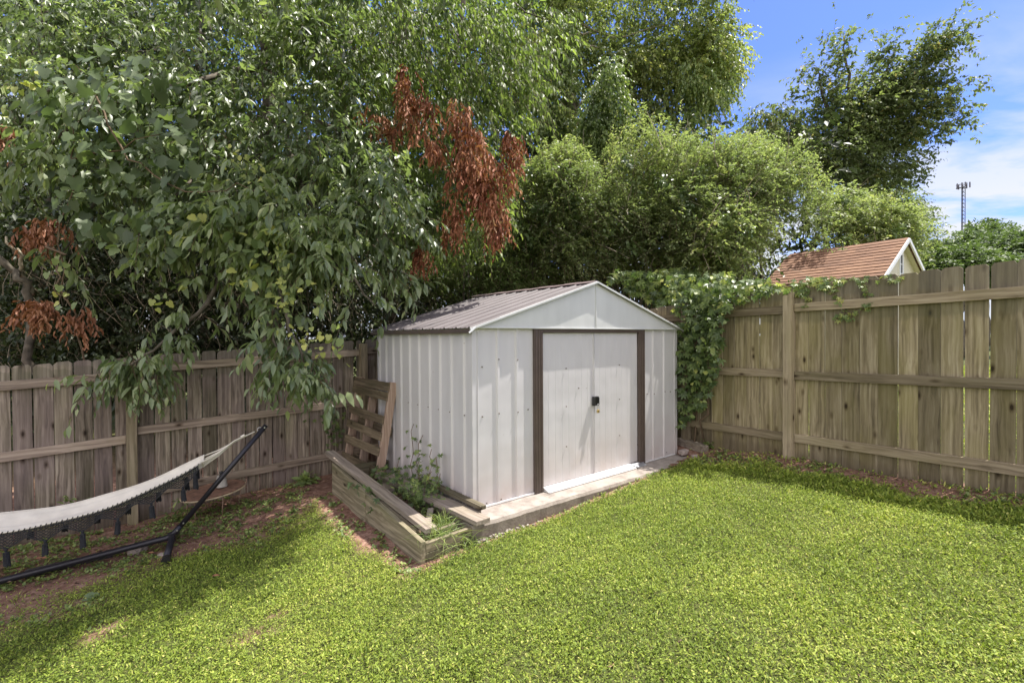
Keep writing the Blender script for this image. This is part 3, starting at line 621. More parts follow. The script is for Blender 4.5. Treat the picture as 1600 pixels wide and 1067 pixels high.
for u, z in [(.1,.79),(.272,.80),(.488,.79),(.62,.80),(.1,1.22),(.272,1.28),(.488,1.27),(.3,.03),(.5,.03),(.14,.03),(2.58,.79),(2.8,.80),(2.93,.79),(2.46,.8),(2.6,.04),(2.85,.05),(1.12,.38),(1.12,.78),(1.12,1.16),(1.95,.38),(1.95,.78),(1.95,1.16),(1.3,.95)]:
    part('screw', lambda mb: mb.lathe((u, -.006 if .79 < u < 2.28 else (-.017 if u in (.272,.488,2.58,2.8) else -.004), z), [(.0001,-.006),(.006,-.004),(.006,.004),(.0001,.006)], 8), M['screw'])
for v in (.1, .343, .546, .745, .96, 1.17):
    part('screw', lambda mb: mb.lathe((-.018, v, .80), [(.0001,-.006),(.006,-.004),(.006,.004),(.0001,.006)], 8), M['screw'])
# gable and roof
GY = -.034
def gable(mb, u0, u1, z0, y, pk):
    mid = 1.535; L_ = pk-z0
    for a, b in ((u0, mid-.003), (mid+.003, u1)):
        e = a if b <= mid else b
        m_ = mid-.003 if b <= mid else mid+.003
        poly = [(e, z0), (m_, z0), (m_, pk-.004), (e, z0+.012)]
        if b > mid: poly = poly[::-1]
        mb.prism(poly, y, y+.006)
part('gable', lambda mb: (gable(mb, -.03, SWD+.03, H-.022, GY, HR-.01), mb.box((1.535, GY-.004, (H+HR)/2-.02), (.012, .006, HR-H-.02)), mb.box((1.535, GY-.003, H-.014), (SWD+.05, .008, .012))), M['gable'], bevel=.001)
part('gable', lambda mb: gable(mb, -.03, SWD+.03, H-.02, SDP-.002, HR-.01), M['gable'])
part('gable_soffit', lambda mb: mb.box((1.535, GY/2+.003, H-.016), (SWD, -GY-.004, .006)), M['gable'])
def roofside(sg):
    def b(mb):
        vs_ = []; 
        v = -.065
        P = [(v, 0)]
        k = 0
        while v < SDP+.02:
            big = k % 3 == 0
            h_ = .011 if big else .004
            P += [(v+.008, 0), (v+.018, h_), (v+(.03 if big else .022), h_), (v+(.04 if big else .03), 0)]
            v += .068; k += 1
        P.append((SDP+.06, 0))
        def tf(x, d, t):
            u = 1.535-sg*(1.535+.055)*t; z = HR-(HR-H)*(1.59/1.535)*t
            return (u-sg*d*.3, x, z+d)
        n = len(P); V = [tf(x, d, t) for t in (0, 1) for x, d in P]
        V += [(a, b_, c-.004) for a, b_, c in V]
        mb.add(V, [(i, i+1, n+i+1, n+i) for i in range(n-1)]+[(2*n+i, 3*n+i, 3*n+i+1, 2*n+i+1) for i in range(n-1)]+[(n+i, n+i+1, 3*n+i+1, 3*n+i) for i in range(n-1)]+[(0, n, 3*n, 2*n), (n-1, 3*n-1, 4*n-1, 2*n-1)])
    return b
part('roof_panel', roofside(1), M['roof']); part('roof_panel', roofside(-1), M['roof'])
def ridge(mb):
    v = -.04; k = 0
    while v < SDP:
        z = HR+.016+.0035*(k % 2)
        for s in (1, -1): mb.beam((1.535+s*.045, v, z-.014), (1.535+s*.045, v+.235, z-.014), .1, .004, (s*.3, 0, 1))
        v += .22; k += 1
part('ridge_cap', ridge, simple('ridge_cap', (.16,.12,.12), .45))
for s in (1, -1):
    u = 1.535-s*1.592; part('eave_trim', lambda mb: mb.box((u+s*.004, SDP/2, H-.045), (.012, SDP+.11, .035)), M['brown'], bevel=.002)
    def rake(mb):
        a = Vector((1.535, -.062, HR-.006)); b = Vector((1.535-s*1.595, -.062, H-.03)); mb.beam(a, b, .012, .02, (0, 0, 1))
    part('gable_trim', rake, M['gable'], bevel=.002)
part('trim_tab', lambda mb: mb.beam((-.01, -.068, H-.012), (-.075, -.068, H-.06), .004, .014), M['whitetrim'])

# ------------------------------------------------------------------ planter box and loose boards
PZ = FLOOR
planter = empty('planter_box', tuple(SW(-.64, -.27, PZ-.18)), SHED_RZ, label='low raised bed of weathered boards against the left side of the shed', cat='planter')
def q(u, v, z): return (u+.64, v+.27, z+.18)
def board4(mb, p0, p1, h0, h1, t, nrm_): # p0,p1=(u,v); h=(zlo,zhi)
    mb.rnd = random.random(); P = []
    for (u, v), (a, b) in ((p0, h0), (p1, h1)):
        for z in (a, b):
            for k in (0, 1): P.append(q(u+nrm_[0]*t*k, v+nrm_[1]*t*k, z))
    mb.add(P, [(0,1,3,2),(4,6,7,5),(0,4,5,1),(2,3,7,6),(0,2,6,4),(1,5,7,3)])
part('side_board', lambda mb: board4(mb, (-.64, -.27), (-.64, .78), (-.22, -.01), (-.21, .085), .04, (1, 0)), M['board'], planter, bevel=.004)
part('side_board', lambda mb: board4(mb, (-.643, .785), (-.64, 1.69), (-.21, .088), (-.2, .17), .04, (1, 0)), M['board'], planter, bevel=.004)
part('front_board', lambda mb: board4(mb, (-.598, -.272), (-.03, -.272), (-.23, -.105), (-.16, -.085), .036, (0, 1)), M['boardX'], planter, bevel=.004)
part('front_board', lambda mb: board4(mb, (-.596, -.268), (-.03, -.262), (-.102, -.03), (-.082, -.012), .036, (0, 1)), M['boardX'], planter, bevel=.004)
part('inner_board', lambda mb: board4(mb, (-.54, -.16), (-.28, -.17), (-.16, -.015), (-.13, .01), .03, (0, 1)), M['boardX'], planter, bevel=.004)
part('back_board', lambda mb: board4(mb, (-.6, 1.66), (-.02, 1.66), (-.2, .12), (-.2, .1), .036, (0, 1)), M['boardX'], planter, bevel=.004)
mb = MB(); V = []; Fc = []; nu, nv = 12, 34
for j in range(nv):
    for i in range(nu):
        V.append(q(-.598+.59*i/(nu-1), -.23+1.88*j/(nv-1), -.115+.05*random.random()+.06*j/nv))
mb.add(V, [(j*nu+i, j*nu+i+1, (j+1)*nu+i+1, (j+1)*nu+i) for j in range(nv-1) for i in range(nu-1)])
mb.build('soil_bed', simple('planter_soil', (.10,.06,.04), .95, noise=.5, nscale=30, bump=.8), planter)
def plank(name, label, p0, p1, wd, th, m='plank', roll=(0, 0, 1), grp='loose boards lying in and beside the planter', cat='board'):
    a = SW(p0[0], p0[1], PZ+p0[2]); b = SW(p1[0], p1[1], PZ+p1[2]); L_ = np.linalg.norm(b-a); c = (a+b)/2
    mb = MB(); mb.rnd = random.random(); mb.box((0, 0, 0), (wd, L_, th))
    o = mb.build(name, M[m], None, bevel=.004)
    y = Vector(b-a).normalized(); x = y.cross(Vector(roll)).normalized(); z = x.cross(y)
    o.matrix_world = Matrix(((x.x, y.x, z.x, c[0]), (x.y, y.y, z.y, c[1]), (x.z, y.z, z.z, c[2]), (0,0,0,1)))
    return tag(o, label, cat, grp)
plank('loose_plank', 'long grey plank lying along the outer side board of the planter box', (-.49, -.16, .005), (-.60, 1.9, .235), .10, .04)
plank('loose_plank', 'thin board tucked below the long grey plank on the planter edge', (-.555, -.05, -.06), (-.585, 1.25, .075), .03, .09, 'board')
plank('loose_plank', 'wide grey plank with square cut end at the front corner of the slab', (-.125, -.33, .03), (-.23, 1.25, .045), .14, .04)
plank('loose_plank', 'upper narrow brown batten lying beside the shed corner', (-.035, -.20, .085), (-.075, .80, .10), .06, .035, 'board')
plank('loose_plank', 'lower narrow batten beneath another beside the shed corner', (-.07, -.17, .03), (-.16, .7, .03), .08, .045, 'plank')
plank('loose_plank', 'short offcut board inside the planter near the pallet foot', (-.33, .95, .0), (-.2, 1.5, .02), .09, .03)
plank('loose_plank', 'pale batten lying across the grass tuft in the planter', (-.50, -.10, -.02), (-.27, .25, .0), .05, .03)

# pallet
p0 = np.array([-.20, 1.52, -.04]); pal = empty('wooden_pallet', tuple(SW(p0[0], p0[1], PZ+p0[2])), SHED_RZ, label='old wooden pallet leaning upright against the far side of the shed', cat='pallet')
eu = Vector((.18, 0, 1.02)).normalized(); en = Vector((-1.02, 0, .18)).normalized(); ev = Vector((0, 1, 0))
PM = Matrix((( en.x, ev.x, eu.x), (en.y, ev.y, eu.y), (en.z, ev.z, eu.z)))
for v in (0.0, .48, .95):
    mb = MB(); mb.rnd = random.random(); mb.box(ev*v+eu*.52, (.09, .042, 1.04), PM); mb.build('stringer', M['palletZ'], pal, bevel=.005)
for h, wd in ((.985, .095), (.885, .09), (.63, .09), (.455, .09), (.28, .095), (.07, .09)):
    mb = MB(); mb.rnd = random.random(); mb.box(ev*(.505+random.uniform(-.02, .01))+eu*h+en*.055, (.016, 1.03, wd), PM @ Matrix.Rotation(random.uniform(-.02, .02), 3, 'X')); mb.build('slat', M['pallet'], pal, bevel=.003)
for h in (.97, .5, .06):
    mb = MB(); mb.rnd = random.random(); mb.box(ev*.5+eu*h-en*.055, (.016, 1.02, .09), PM); mb.build('slat', M['pallet'], pal, bevel=.003)

# timber by right fence
a = groundpix(1062, 692); b = groundpix(1102, 706)
mb = MB(); mb.rnd = .4; mb.beam(tuple(a+[0,0,.03]), tuple(b+[0,0,.03]), .11, .09); o = mb.build('landscape_timber', M['plank'], None, bevel=.006); tag(o, 'short weathered timber lying on the ground between shed corner and right fence', 'timber')

# ------------------------------------------------------------------ hammock stand
def HP(s, off=0, z=0): # along hammock axis from the top end; off toward camera side
    return np.array([-2.36-.877*s+.48*off, 4.48-.48*s-.877*off, EYE+z])
st = empty('hammock_stand', tuple(groundpix(268, 872)), 0, label='black tubular steel stand holding the hammock near the left fence', cat='hammock stand')
def hs(mb): rebase(mb, st)
J = W(268, 838, 4.13); T0 = W(416, 664, 4.50); E0 = W(-25, 914, 3.60); dirb = nrm(E0-J)
def cl(nm, pts, r, m='black', par=st, **k):
    mb = MB(); mb.tube(pts, r, 12); rebase(mb, par); return mb.build(nm, M[m], par, smooth=True)
E1 = J+dirb*1.95
cl('arm', [J+(T0-J)*.05, T0], .022)
cl('base_tube', [J+(T0-J)*.09+(0, 0, -.0), J+(T0-J)*.03-dirb*.0+(0,0,.004), J+dirb*.03+(0,0,-.002), J+dirb*.10, E1], .025)
T1 = np.array(HP(3.31, 0, -.85)); cl('arm', [E1, T1], .022)
pd = np.array([.48, -.877, 0])
for Q in (J, E1):
    ft = Q+pd*.32; ft[2] = float(G(ft[0], ft[1]))+.03; fb = Q-pd*.32; fb[2] = float(G(fb[0], fb[1]))+.03
    cl('foot', [fb, Q-pd*.02+(0,0,-.03), Q+pd*.02+(0,0,-.03), ft], .026)
    mb = MB(); mb.tube([ft-pd*.07, ft+pd*.02], .031, 12); rebase(mb, st); mb.build('foot_cap', M['blackp'], st, smooth=False)
for t in (.06, .12, .98):
    c = J+(T0-J)*t; mb = MB(); mb.tube([c-pd*.032, c+pd*.032], .006, 8); rebase(mb, st); mb.build('bolt', M['steel'], st)
mb = MB(); c = J+(0,0,.004); mb.tube([c+(0,0,-.05), c+(0,0,.028)], .03, 10); rebase(mb, st); mb.build('bracket', M['black'], st)

# hammock
ham = empty('hammock', tuple(HP(.3, 0, -1.05)), 0, label='cream cloth hammock with black netted fringe and tassels hung from the steel stand', cat='hammock')
LH = 3.3
def sag(s): return -.855-.64*(1-((s-1.65)/1.65)**2)
def hw(s):
    t = np.clip((s-.46)/(LH-.92), 0, 1); return .03+.165*np.sin(np.pi*t)**.6
nu, nv = 70, 25; V = []; Fc = []
def bedpt(s, c): # c -1..1 (far .. near)
    h_ = hw(s); off = c*h_; z = sag(s)+.02+.085*abs(c)**1.6-.03*max(c, 0)
    z += .004*math.sin(s*11+c*5)+(.011*math.sin(c*11+s*2.1)+.006*math.sin(c*19-s*3.3))*(1-abs(c)**3)*min(1, .3+hw(s)*4)
    return HP(s, off, z)
for j in range(nu):
    s = .46+(LH-.92)*j/(nu-1)
    for i in range(nv): V.append(bedpt(s, -1+2*i/(nv-1)))
mb = MB(); mb.add(V, [(j*nv+i, j*nv+i+1, (j+1)*nv+i+1, (j+1)*nv+i) for j in range(nu-1) for i in range(nv-1)]); rebase(mb, ham)
o = mb.build('bed_cloth', M['cloth'], ham, smooth=True); sm = o.modifiers.new('solid', 'SOLIDIFY'); sm.thickness = .006
for c in (-1, 1):
    mb = MB(); mb.tube([bedpt(.46+(LH-.92)*j/59, c)+(0, 0, .004) for j in range(60)], .0075, 6); rebase(mb, ham); mb.build('hem', M['cloth'], ham, smooth=True)
for end in (0, 1):
    mb = MB()
    R0 = HP(.06 if not end else LH-.06, 0, -.875); K = HP(.22 if not end else LH-.22, 0, -.945)
    for i in range(9):
        c = -1+2*i/8; s_ = .47 if not end else LH-.47; B_ = bedpt(s_, c)
        m_ = (K+B_)/2+np.array([0, 0, -.012]); kk = K+np.array([0,0,.008*c])+pd*.010*c
        mb.tube([R0+pd*.004*c, kk, m_, B_], .0055, 6)
    rebase(mb, ham); mb.build('cord', M['cloth'], ham, smooth=True)
mb = MB(); c = HP(.0, 0, -.86)
mb.tube([c+np.array([-.877*math.cos(t)*.02-.02, -.48*math.cos(t)*.02, math.sin(t)*.02]) for t in np.linspace(0, 2*math.pi, 13)], .0035, 6); rebase(mb, ham); mb.build('ring', M['steel'], ham, smooth=True)
mb = MB(); mb.tube([HP(.14, 0, -.90), HP(.17, 0, -.915)], .014, 8); rebase(mb, ham); mb.build('rope_wrap', M['cloth'], ham)
# fringe nets
for c in (1, -1):
    mb = MB(); s0, s1 = .50, LH-.5; per = .213; nn = int((s1-s0)/per)
    def depth(s):
        f = ((s-s0)/per) % 1; return .045+.065*(1-abs(2*f-1))**1.0
    def fp(s, t):
        e = bedpt(min(max(s, .46), LH-.46), c); d = depth(s); return e+np.array([0, 0, -.004-d*t])+pd*c*(.012+.02*t)
    st_ = .03; k = int((s1-s0)/st_)
    for i in range(-3, k+1):
        for sg in (1, -1):
            P = [fp(s0+i*st_+sg*.14*t+(0 if sg > 0 else .14), t) for t in np.linspace(0, 1, 6) if s0-.02 <= s0+i*st_+sg*.14*t+(0 if sg > 0 else .14) <= s1+.02]
            if len(P) > 1: mb.tube(P, .0028, 4, cap=False)
    ss = np.linspace(s0, s1, 90)
    for t in (.06, 1.0): mb.tube([fp(s, t) for s in ss], .004, 5)
    for i in range(k): 
        e = bedpt(s0+i*st_, c)+pd*c*.006; mb.tube([e+(-.008,0,-.012), e+(.004,0,.012)], .0035, 4)
    rebase(mb, ham); mb.build('fringe', M['cord'], ham)
    for i in range(nn+1):
        s = s0+per*(i+.5) if i < nn else s0+.02
        if s > s1: continue
        p = fp(s, 1.0); L_ = random.uniform(.095, .12); sw = random.uniform(-.08, .08)
        mb = MB(); mb.tube([p+(0,0,.012), p, p+(0,0,-.014), p+(sw*.03,0,-.022), p+(sw*.08,0,-L_*.55), p+(sw*.12,0,-L_)], [.007, .011, .008, .012, .017, .020], 9)
        for z in range(16):
            a = random.uniform(0, 6.28); r = .016; mb.tube([p+np.array([math.cos(a)*.014, math.sin(a)*.014, -.02]), p+np.array([sw*.06+math.cos(a)*r, math.sin(a)*r, -L_*.6]), p+np.array([sw*.12+math.cos(a)*(r+.002), math.sin(a)*(r+.002), -L_-random.uniform(0, .012)])], .0035, 4)
        rebase(mb, ham); mb.build('tassel', M['tassel'], ham)

# ------------------------------------------------------------------ little rusty table and pot
tc_ = W(334, 766, 5.0); gz = float(G(tc_[0], tc_[1]))
tb = empty('low_table', (tc_[0], tc_[1], gz), 0, label='low round rusty table on thin wire legs leaning by the left fence', cat='table')
TM = Matrix.Rotation(.10, 3, 'Y').inverted() @ Matrix.Rotation(.05, 3, 'X'); hz = tc_[2]-gz
def tt(p): v = TM @ Vector(p); return (v.x, v.y, v.z+hz)
mb = MB(); n = 40; V = [tt((.29*math.cos(2*math.pi*k/n)*r, .29*math.sin(2*math.pi*k/n)*r, z)) for r, z in ((1, -.011), (1.0, .011), (.93, .013)) for k in range(n)]
mb.add(V, [(i*n+k, i*n+(k+1) % n, (i+1)*n+(k+1) % n, (i+1)*n+k) for i in range(2) for k in range(n)]+[tuple(range(n-1, -1, -1)), tuple(2*n+k for k in range(n))]); mb.build('table_top', M['rust'], tb)
mb = MB(); mb.tube([tt((.292*math.cos(t), .292*math.sin(t), -.006)) for t in np.linspace(0, 2*math.pi, 41)], .008, 6); mb.build('table_rim', simple('worn_edge', (.42,.34,.22), .7, noise=.3), tb)
for k in range(6):
    t = 2*math.pi*k/6+.35; a = tt((.25*math.cos(t), .25*math.sin(t), -.01)); mb = MB(); x, y = .23*math.cos(t), .23*math.sin(t)
    mb.tube([a, (x, y, float(G(tc_[0]+x, tc_[1]+y))-gz-.02)], .0055, 6); mb.build('leg', M['rustw'], tb, smooth=True)
pc = W(346, 762, 5.02); pc[2] = gz+hz+.035
pt = empty('garden_pot', tuple(pc), 0, label='small grey tapered pot with black knob standing on the rusty table', cat='pot')
mb = MB(); mb.lathe((0,0,0), [(.056, 0), (.058, .004), (.042, .10), (.040, .115)], 20); mb.build('pot_body', M['potm'], pt, smooth=False)
mb = MB(); mb.lathe((0,0,.115), [(.02, 0), (.02, .01), (.012, .014), (.02, .026), (.018, .042), (.006, .048)], 14); mb.build('knob', M['blackp'], pt, smooth=True)

# stones, drain pipe
def stone(px, py, sx, sy, sz, label, seed):
    c = groundpix(px, py); random.seed(seed); mb = MB()
    import bmesh
    bm = bmesh.new(); bmesh.ops.create_icosphere(bm, subdivisions=2, radius=1)
    for v in bm.verts:
        k = 1+random.uniform(-.16, .12); v.co = Vector((max(-.8, min(.8, v.co.x))*sx*k, max(-.75, min(.75, v.co.y))*sy*k, max(-.5, min(.62, v.co.z))*sz*k))
    me = bpy.data.meshes.new('stone'); bm.to_mesh(me); o = link('stone', me, M['stone']); o.location = tuple(c+[0, 0, sz*.25]); o.rotation_euler = (random.uniform(-.2, .2), random.uniform(-.2, .2), random.uniform(0, 3))
    tag(o, label, 'stone')
stone(216, 862, .09, .07, .07, 'pale flat stone beside the base tube of the hammock stand', 3)
stone(1068, 708, .08, .06, .05, 'small grey stone by the right front corner of the shed', 4)
stone(1085, 714, .05, .04, .03, 'tiny brown stone in the weeds beside the short timber', 5)
stone(255, 868, .05, .03, .02, 'little grey stone next to the foot of the hammock stand', 6)
a = groundpix(40, 903); b = groundpix(178, 868)
mb = MB(); mb.tube([a+(0,0,.03), (a+b)/2+(0,0,.025), b+(0,0,.02)], .035, 10); o = mb.build('drain_pipe', simple('dark_grey_pipe', (.05,.05,.055), .7, noise=.3, nscale=30), None, smooth=True); tag(o, 'dark grey flexible pipe lying in the soil under the hammock stand tube', 'pipe')

# ------------------------------------------------------------------ neighbour's little house
NH = np.array([7.82, 10.2]); ND = np.array([-.555, .832]); NG = np.array([.832, .555]); gzn = float(G(9, 11))
nh = empty('garden_cottage', (NH[0], NH[1], gzn), math.atan2(NG[1], NG[0]), label='little cream cottage with red shingle roof beyond the right fence', cat='cottage')
ez = EYE+1.30-gzn; pz = EYE+2.15-gzn; GW = 2.5; GL = 2.3
def wall(mb, p): mb.prism(p, 0, .05)
mb = MB(); mb.prism([(0, 0), (GW, 0), (GW, ez), (GW/2, pz-.05), (0, ez)], 0, .05); mb.build('gable_wall', M['cream'], nh)
mb = MB(); mb.box((.025, GL/2, ez/2), (.05, GL-.1, ez)); mb.box((GW-.025, GL/2, ez/2), (.05, GL-.1, ez)); mb.box((GW/2, GL-.025, ez/2), (GW-.1, .05, ez)); mb.build('wall', M['cream'], nh)
wf = MB(); wx, wz = GW/2+.03, ez+.30
for b_ in ((wx, -.012, wz+.235, .22, .03, .05), (wx, -.012, wz-.235, .22, .03, .05), (wx-.09, -.012, wz, .045, .03, .42), (wx+.09, -.012, wz, .045, .03, .42), (wx, -.008, wz, .14, .015, .015)): wf.box(b_[:3], b_[3:])
wfo = wf.build('window', M['whitetrim'], nh); mb = MB(); mb.box((wx, -.004, wz), (.135, .01, .42)); mb.build('pane', M['pane'], wfo)
sl = math.atan2(pz-ez, GW/2); Ls = (GW/2+.14)/math.cos(sl)
for sg in (1, -1):
    mb = MB(); nc = 12
    mb.rnd = .1
    for k in range(nc):
        rowt = random.uniform(-.15, .2)
        x = -.16+random.uniform(-.1, 0)
        while x < GL+.1:
            wd = random.uniform(.12, .32); t = (k+.5)/nc*Ls; 
            cxx = GW/2-sg*math.cos(sl)*t; czz = pz-math.sin(sl)*t+.02
            mb.rnd = min(1, max(0, .3+.4*random.random()+rowt)); x1 = min(x+wd, GL+.12)
            if x1-x > .02: mb.box((cxx, (max(x, -.16)+x1)/2, czz), (Ls/nc*1.12, x1-max(x, -.16)-.002, .034+.006*random.random()), Matrix.Rotation(sg*(-sl)+sg*.10, 3, 'Y'))
            x += wd
    mb.build('roof', M['shingle'], nh)
    mb = MB(); mb.beam((GW/2, -.17, pz-.02), (GW/2-sg*Ls*math.cos(sl), -.17, pz-.02-Ls*math.sin(sl)), .03, .08); mb.build('rake_board', M['whitetrim'], nh)
    mb = MB(); mb.beam((GW/2, GL/2, pz-.025), (GW/2-sg*Ls*math.cos(sl), GL/2, pz-.025-Ls*math.sin(sl)), GL+.2, .02); mb.build('roof_deck', M['cream'], nh)

# ------------------------------------------------------------------ cell tower
tp = W(1505, 293, 150); tg = 0
tw = empty('cell_tower', (tp[0], tp[1], tg), 0, label='distant lattice phone mast rising above the tree line', cat='mast')
Ht = tp[2]; mb = MB()
leg3 = [(-.42, -.25), (.42, -.25), (0, .5)]
for x, y in leg3: mb.tube([(x, y, 0), (x, y, Ht)], .09, 5)
mb.build('mast_leg', simple('mast_steel', (.05,.05,.065), .6), tw)
mb = MB(); z = Ht-14; k = 0
while z < Ht:
    for i in range(3):
        a, b = leg3[i], leg3[(i+1) % 3]; mb.tube([(a[0], a[1], z), (b[0], b[1], z+1.2)], .035, 4); mb.tube([(b[0], b[1], z), (a[0], a[1], z+1.2)], .035, 4)
    z += 1.2
mb.build('bracing', simple('mast_brace', (.07,.07,.09), .6), tw)
mb = MB()
for a in range(3):
    t0, t1 = 2*math.pi*a/3+.3, 2*math.pi*(a+1)/3+.3
    for z in (0, 1.0): mb.tube([(1.7*math.cos(t0), 1.7*math.sin(t0), Ht+z), (1.7*math.cos(t1), 1.7*math.sin(t1), Ht+z)], .08, 4)
    mb.tube([(0, 0, Ht), (1.7*math.cos(t0), 1.7*math.sin(t0), Ht)], .08, 4)
mb.build('platform', simple('mast_platform', (.05,.05,.06), .6), tw)
for a in range(9):
    t = 2*math.pi*a/9+.2; mb = MB(); mb.box((1.5*math.cos(t)+random.uniform(-.2,.2), 1.5*math.sin(t), Ht+.5), (.26, .22, 1.5)); mb.build('antenna', simple('antenna', (.14,.13,.16), .6) if a == 0 else bpy.data.materials['antenna'], tw)
random.seed(99)
# ================================================================== vegetation
def ground_at(px, d): p = W(px, 600, d); return np.array([p[0], p[1], float(G(p[0], p[1]))])
def tree(name, label, cat, base, group=None):
    return empty(name, tuple(base), 0, label=label, cat=cat, group=group)
def finish(mb, nm, m, e, smooth=True): rebase(mb, e); return mb.build(nm, m, e, smooth=smooth)
UP = np.array([0, 0, 1.0])
def rdir(n, bias=(0, 0, 0), s=1.0): return nrm(rng.normal(0, s, (n, 3))+np.array(bias))

# ---- near drooping tree
base = ground_at(423, 7.6); t1 = tree('cherry_tree', 'big dark leafed tree with drooping branches hanging over the left fence', 'tree', base)
mb = MB(); top = W(408, -330, 7.4); trunk(mb, base-[0,0,.2], top, .13, .07); finish(mb, 'trunk', M['bark'], t1)
LB = [[(425,200,7.4),(400,300,6.0),(360,410,5.3),(310,490,4.95),(240,548,4.75),(172,588,4.6)],
      [(425,150,7.4),(400,260,6.0),(410,380,5.0),(430,500,4.75),(433,600,4.6)],
      [(430,150,7.4),(470,280,5.9),(510,400,5.0),(550,430,4.9),(585,478,4.9)],
      [(405,330,5.4),(450,500,4.7),(480,590,4.55),(512,626,4.5)],
      [(420,100,7.4),(300,130,6.0),(150,170,5.3),(30,260,4.9)],
      [(420,150,7.4),(520,200,6.5),(600,290,6.1),(655,370,6.0)],
      [(330,230,6.3),(280,300,5.3),(250,360,4.9),(235,400,4.85)],
      [(480,250,6.0),(560,320,5.6),(610,400,5.5),(640,440,5.5)],
      [(200,230,5.9),(140,330,5.4),(90,420,5.2)],
      [(420,60,7.4),(480,20,7.0),(560,-60,6.8)], [(415,0,7.4),(250,-60,6.2),(100,-120,5.2)]]
for i, l in enumerate(LB):
    mb = MB(); limb(mb, l, .045 if i in (0,1,2,4,5,9,10) else .022, .006); finish(mb, 'branch', M['bark'], t1)
c = Cloud(); c2 = Cloud()
for l, n in zip(LB, (60,85,45,20,110,110,45,50,40,90,100)):
    P, T, t = alongpath(l[1:] if len(l) > 3 else l, n, .10)
    c.twigs(P, T*.6+rdir(n, (0,0,-.05), .6), rng.uniform(.2, .42, n), 9, .4, .135, hang=.85, spread=.55, rnd=np.clip(t*.5+rng.random(n)*.5, 0, 1))
for l in ([(420,440,4.8),(432,540,4.65),(434,600,4.6)], [(465,560,4.6),(495,590,4.5),(512,606,4.5)], [(230,550,4.75),(175,588,4.6)], [(215,565,4.75),(245,590,4.7)]):
    n = 26; P, T, t = alongpath(l, n, .04); c.twigs(P, T*.7+rdir(n, (0,0,-.3), .35), rng.uniform(.15, .3, n), 8, .4, .105, hang=.9, spread=.5)
P, D, R = clumped([(0,0),(480,0),(590,170),(640,300),(620,350),(540,400),(430,400),(340,350),(240,280),(120,270),(0,220)], 170, 11, (lambda y, n: 7.0-y/430*2.1+rng.uniform(-.5, .5, n)), 0, .36)
c.twigs(P, D*.8+np.array([.15,-.35,.2]), rng.uniform(.2, .45, len(P)), 9, .45, .115, hang=.7, spread=.6, rnd=R*.9)
P, D, R = clumped([(340,290),(520,320),(550,370),(510,410),(450,430),(385,400),(340,370),(300,340)], 32, 9, 4.75, 5.3, .22)
c.twigs(P, D*.8+np.array([.1,-.35,.0]), rng.uniform(.18, .36, len(P)), 8, .45, .14, hang=.85, spread=.55, rnd=np.clip(R*.6+.35, 0, 1))
n = 150; P, T, t = alongpath([(365,235,4.9),(425,300,4.75),(440,420,4.55),(438,500,4.5),(470,530,4.5),(545,560,4.5)], n, .06)
c9 = Cloud(); c9.add(P, nrm(rng.normal(0,.7,(n,3))+[.2,-.2,-.6]), nrm(rng.normal(0,.5,(n,3))+[0,-.6,.7]), rng.uniform(.03,.06,n), .9+.1*rng.random(n))
# crown above the picture: the part of the tree that shades the left of the yard
n = 15000; s = rng.uniform(-2.2, 1.2, n); dl = rng.uniform(.1, 2.35, n)+.16*np.sin(s*5)+.1*np.sin(s*11+1)-1.5*np.clip(s-.6, 0, 2); h = rng.uniform(4.8, 8.0, n)
keep = rng.random(n) < np.clip(.6+(fbm(s*1.0+9, dl, 1.6, 5)-.5)*2.2-.9*((dl < 1.5) & (s > -.3)), 0, 1)
s, dl, h = s[keep], dl[keep], h[keep]
cp_ = np.stack([FL0[0]+FLD[0]*s+FLN[0]*dl+.40*h, FL0[1]+FLD[1]*s+FLN[1]*dl+.18*h, h-.25], -1)
cp_ = cp_[(cp_[:,2]-.45-EYE)/cp_[:,1] > .74]
c2.twigs(cp_, rdir(len(cp_), (0,0,-.1), .8), .5, 9, .4, .13, hang=.6, spread=.7)
c.build('crown', T_LANCE, M['cherry'], t1); c.build_twigs('twigs', M['twig'], t1)
c2.build('crown', T_LANCE, M['cherry'], t1)
for l in ([(408,-250,7.4),(300,-260,6.3),(150,-300,5.4)], [(410,-300,7.4),(520,-360,6.4),(650,-450,5.4)]):
    mb = MB(); limb(mb, l, .05, .015); finish(mb, 'branch', M['bark'], t1)
# withered leaf bunches
def deadbunch(poly, nc, per, d0, d1, m, size, rad=.13):
    c = Cloud(); P, D, R = clumped(poly, nc, per, d0, d1, rad)
    c.twigs(P, D*.5+np.array([0,0,-.8]), rng.uniform(.12, .25, len(P)), 9, .5, size, hang=1.0, spread=.6, rnd=R, thin=.003, jit=.5)
    o = c.build('withered_leaves', T_CURL, m, t1); return c
cc = deadbunch([(556,160),(600,160),(620,175),(640,145),(690,145),(735,170),(765,200),(765,250),(770,275),(725,280),(690,240),(655,215),(600,190),(560,175)], 38, 6, 5.6, 6.1, M['dead'], .085, .10)
deadbunch([(700,240),(760,250),(778,310),(780,360),(766,362),(735,300)], 22, 6, 5.6, 5.9, M['dead'], .08, .08)
cc.build_twigs('withered_twigs', M['twig'], t1)
deadbunch([(618,105),(645,110),(650,150),(625,165)], 5, 7, 5.7, 5.9, M['dead'], .08, .09)
deadbunch([(795,200),(815,205),(812,235),(792,230)], 4, 7, 5.7, 5.9, M['dead'], .08, .09)
deadbunch([(765,240),(800,240),(795,275),(770,280)], 4, 7, 5.7, 5.9, M['dead'], .08, .09)
deadbunch([(690,290),(720,290),(715,365),(695,365)], 6, 7, 5.7, 5.9, M['dead'], .075, .09)
deadbunch([(648,380),(668,380),(665,412),(650,412)], 3, 7, 5.7, 5.9, M['dead'], .075, .07)
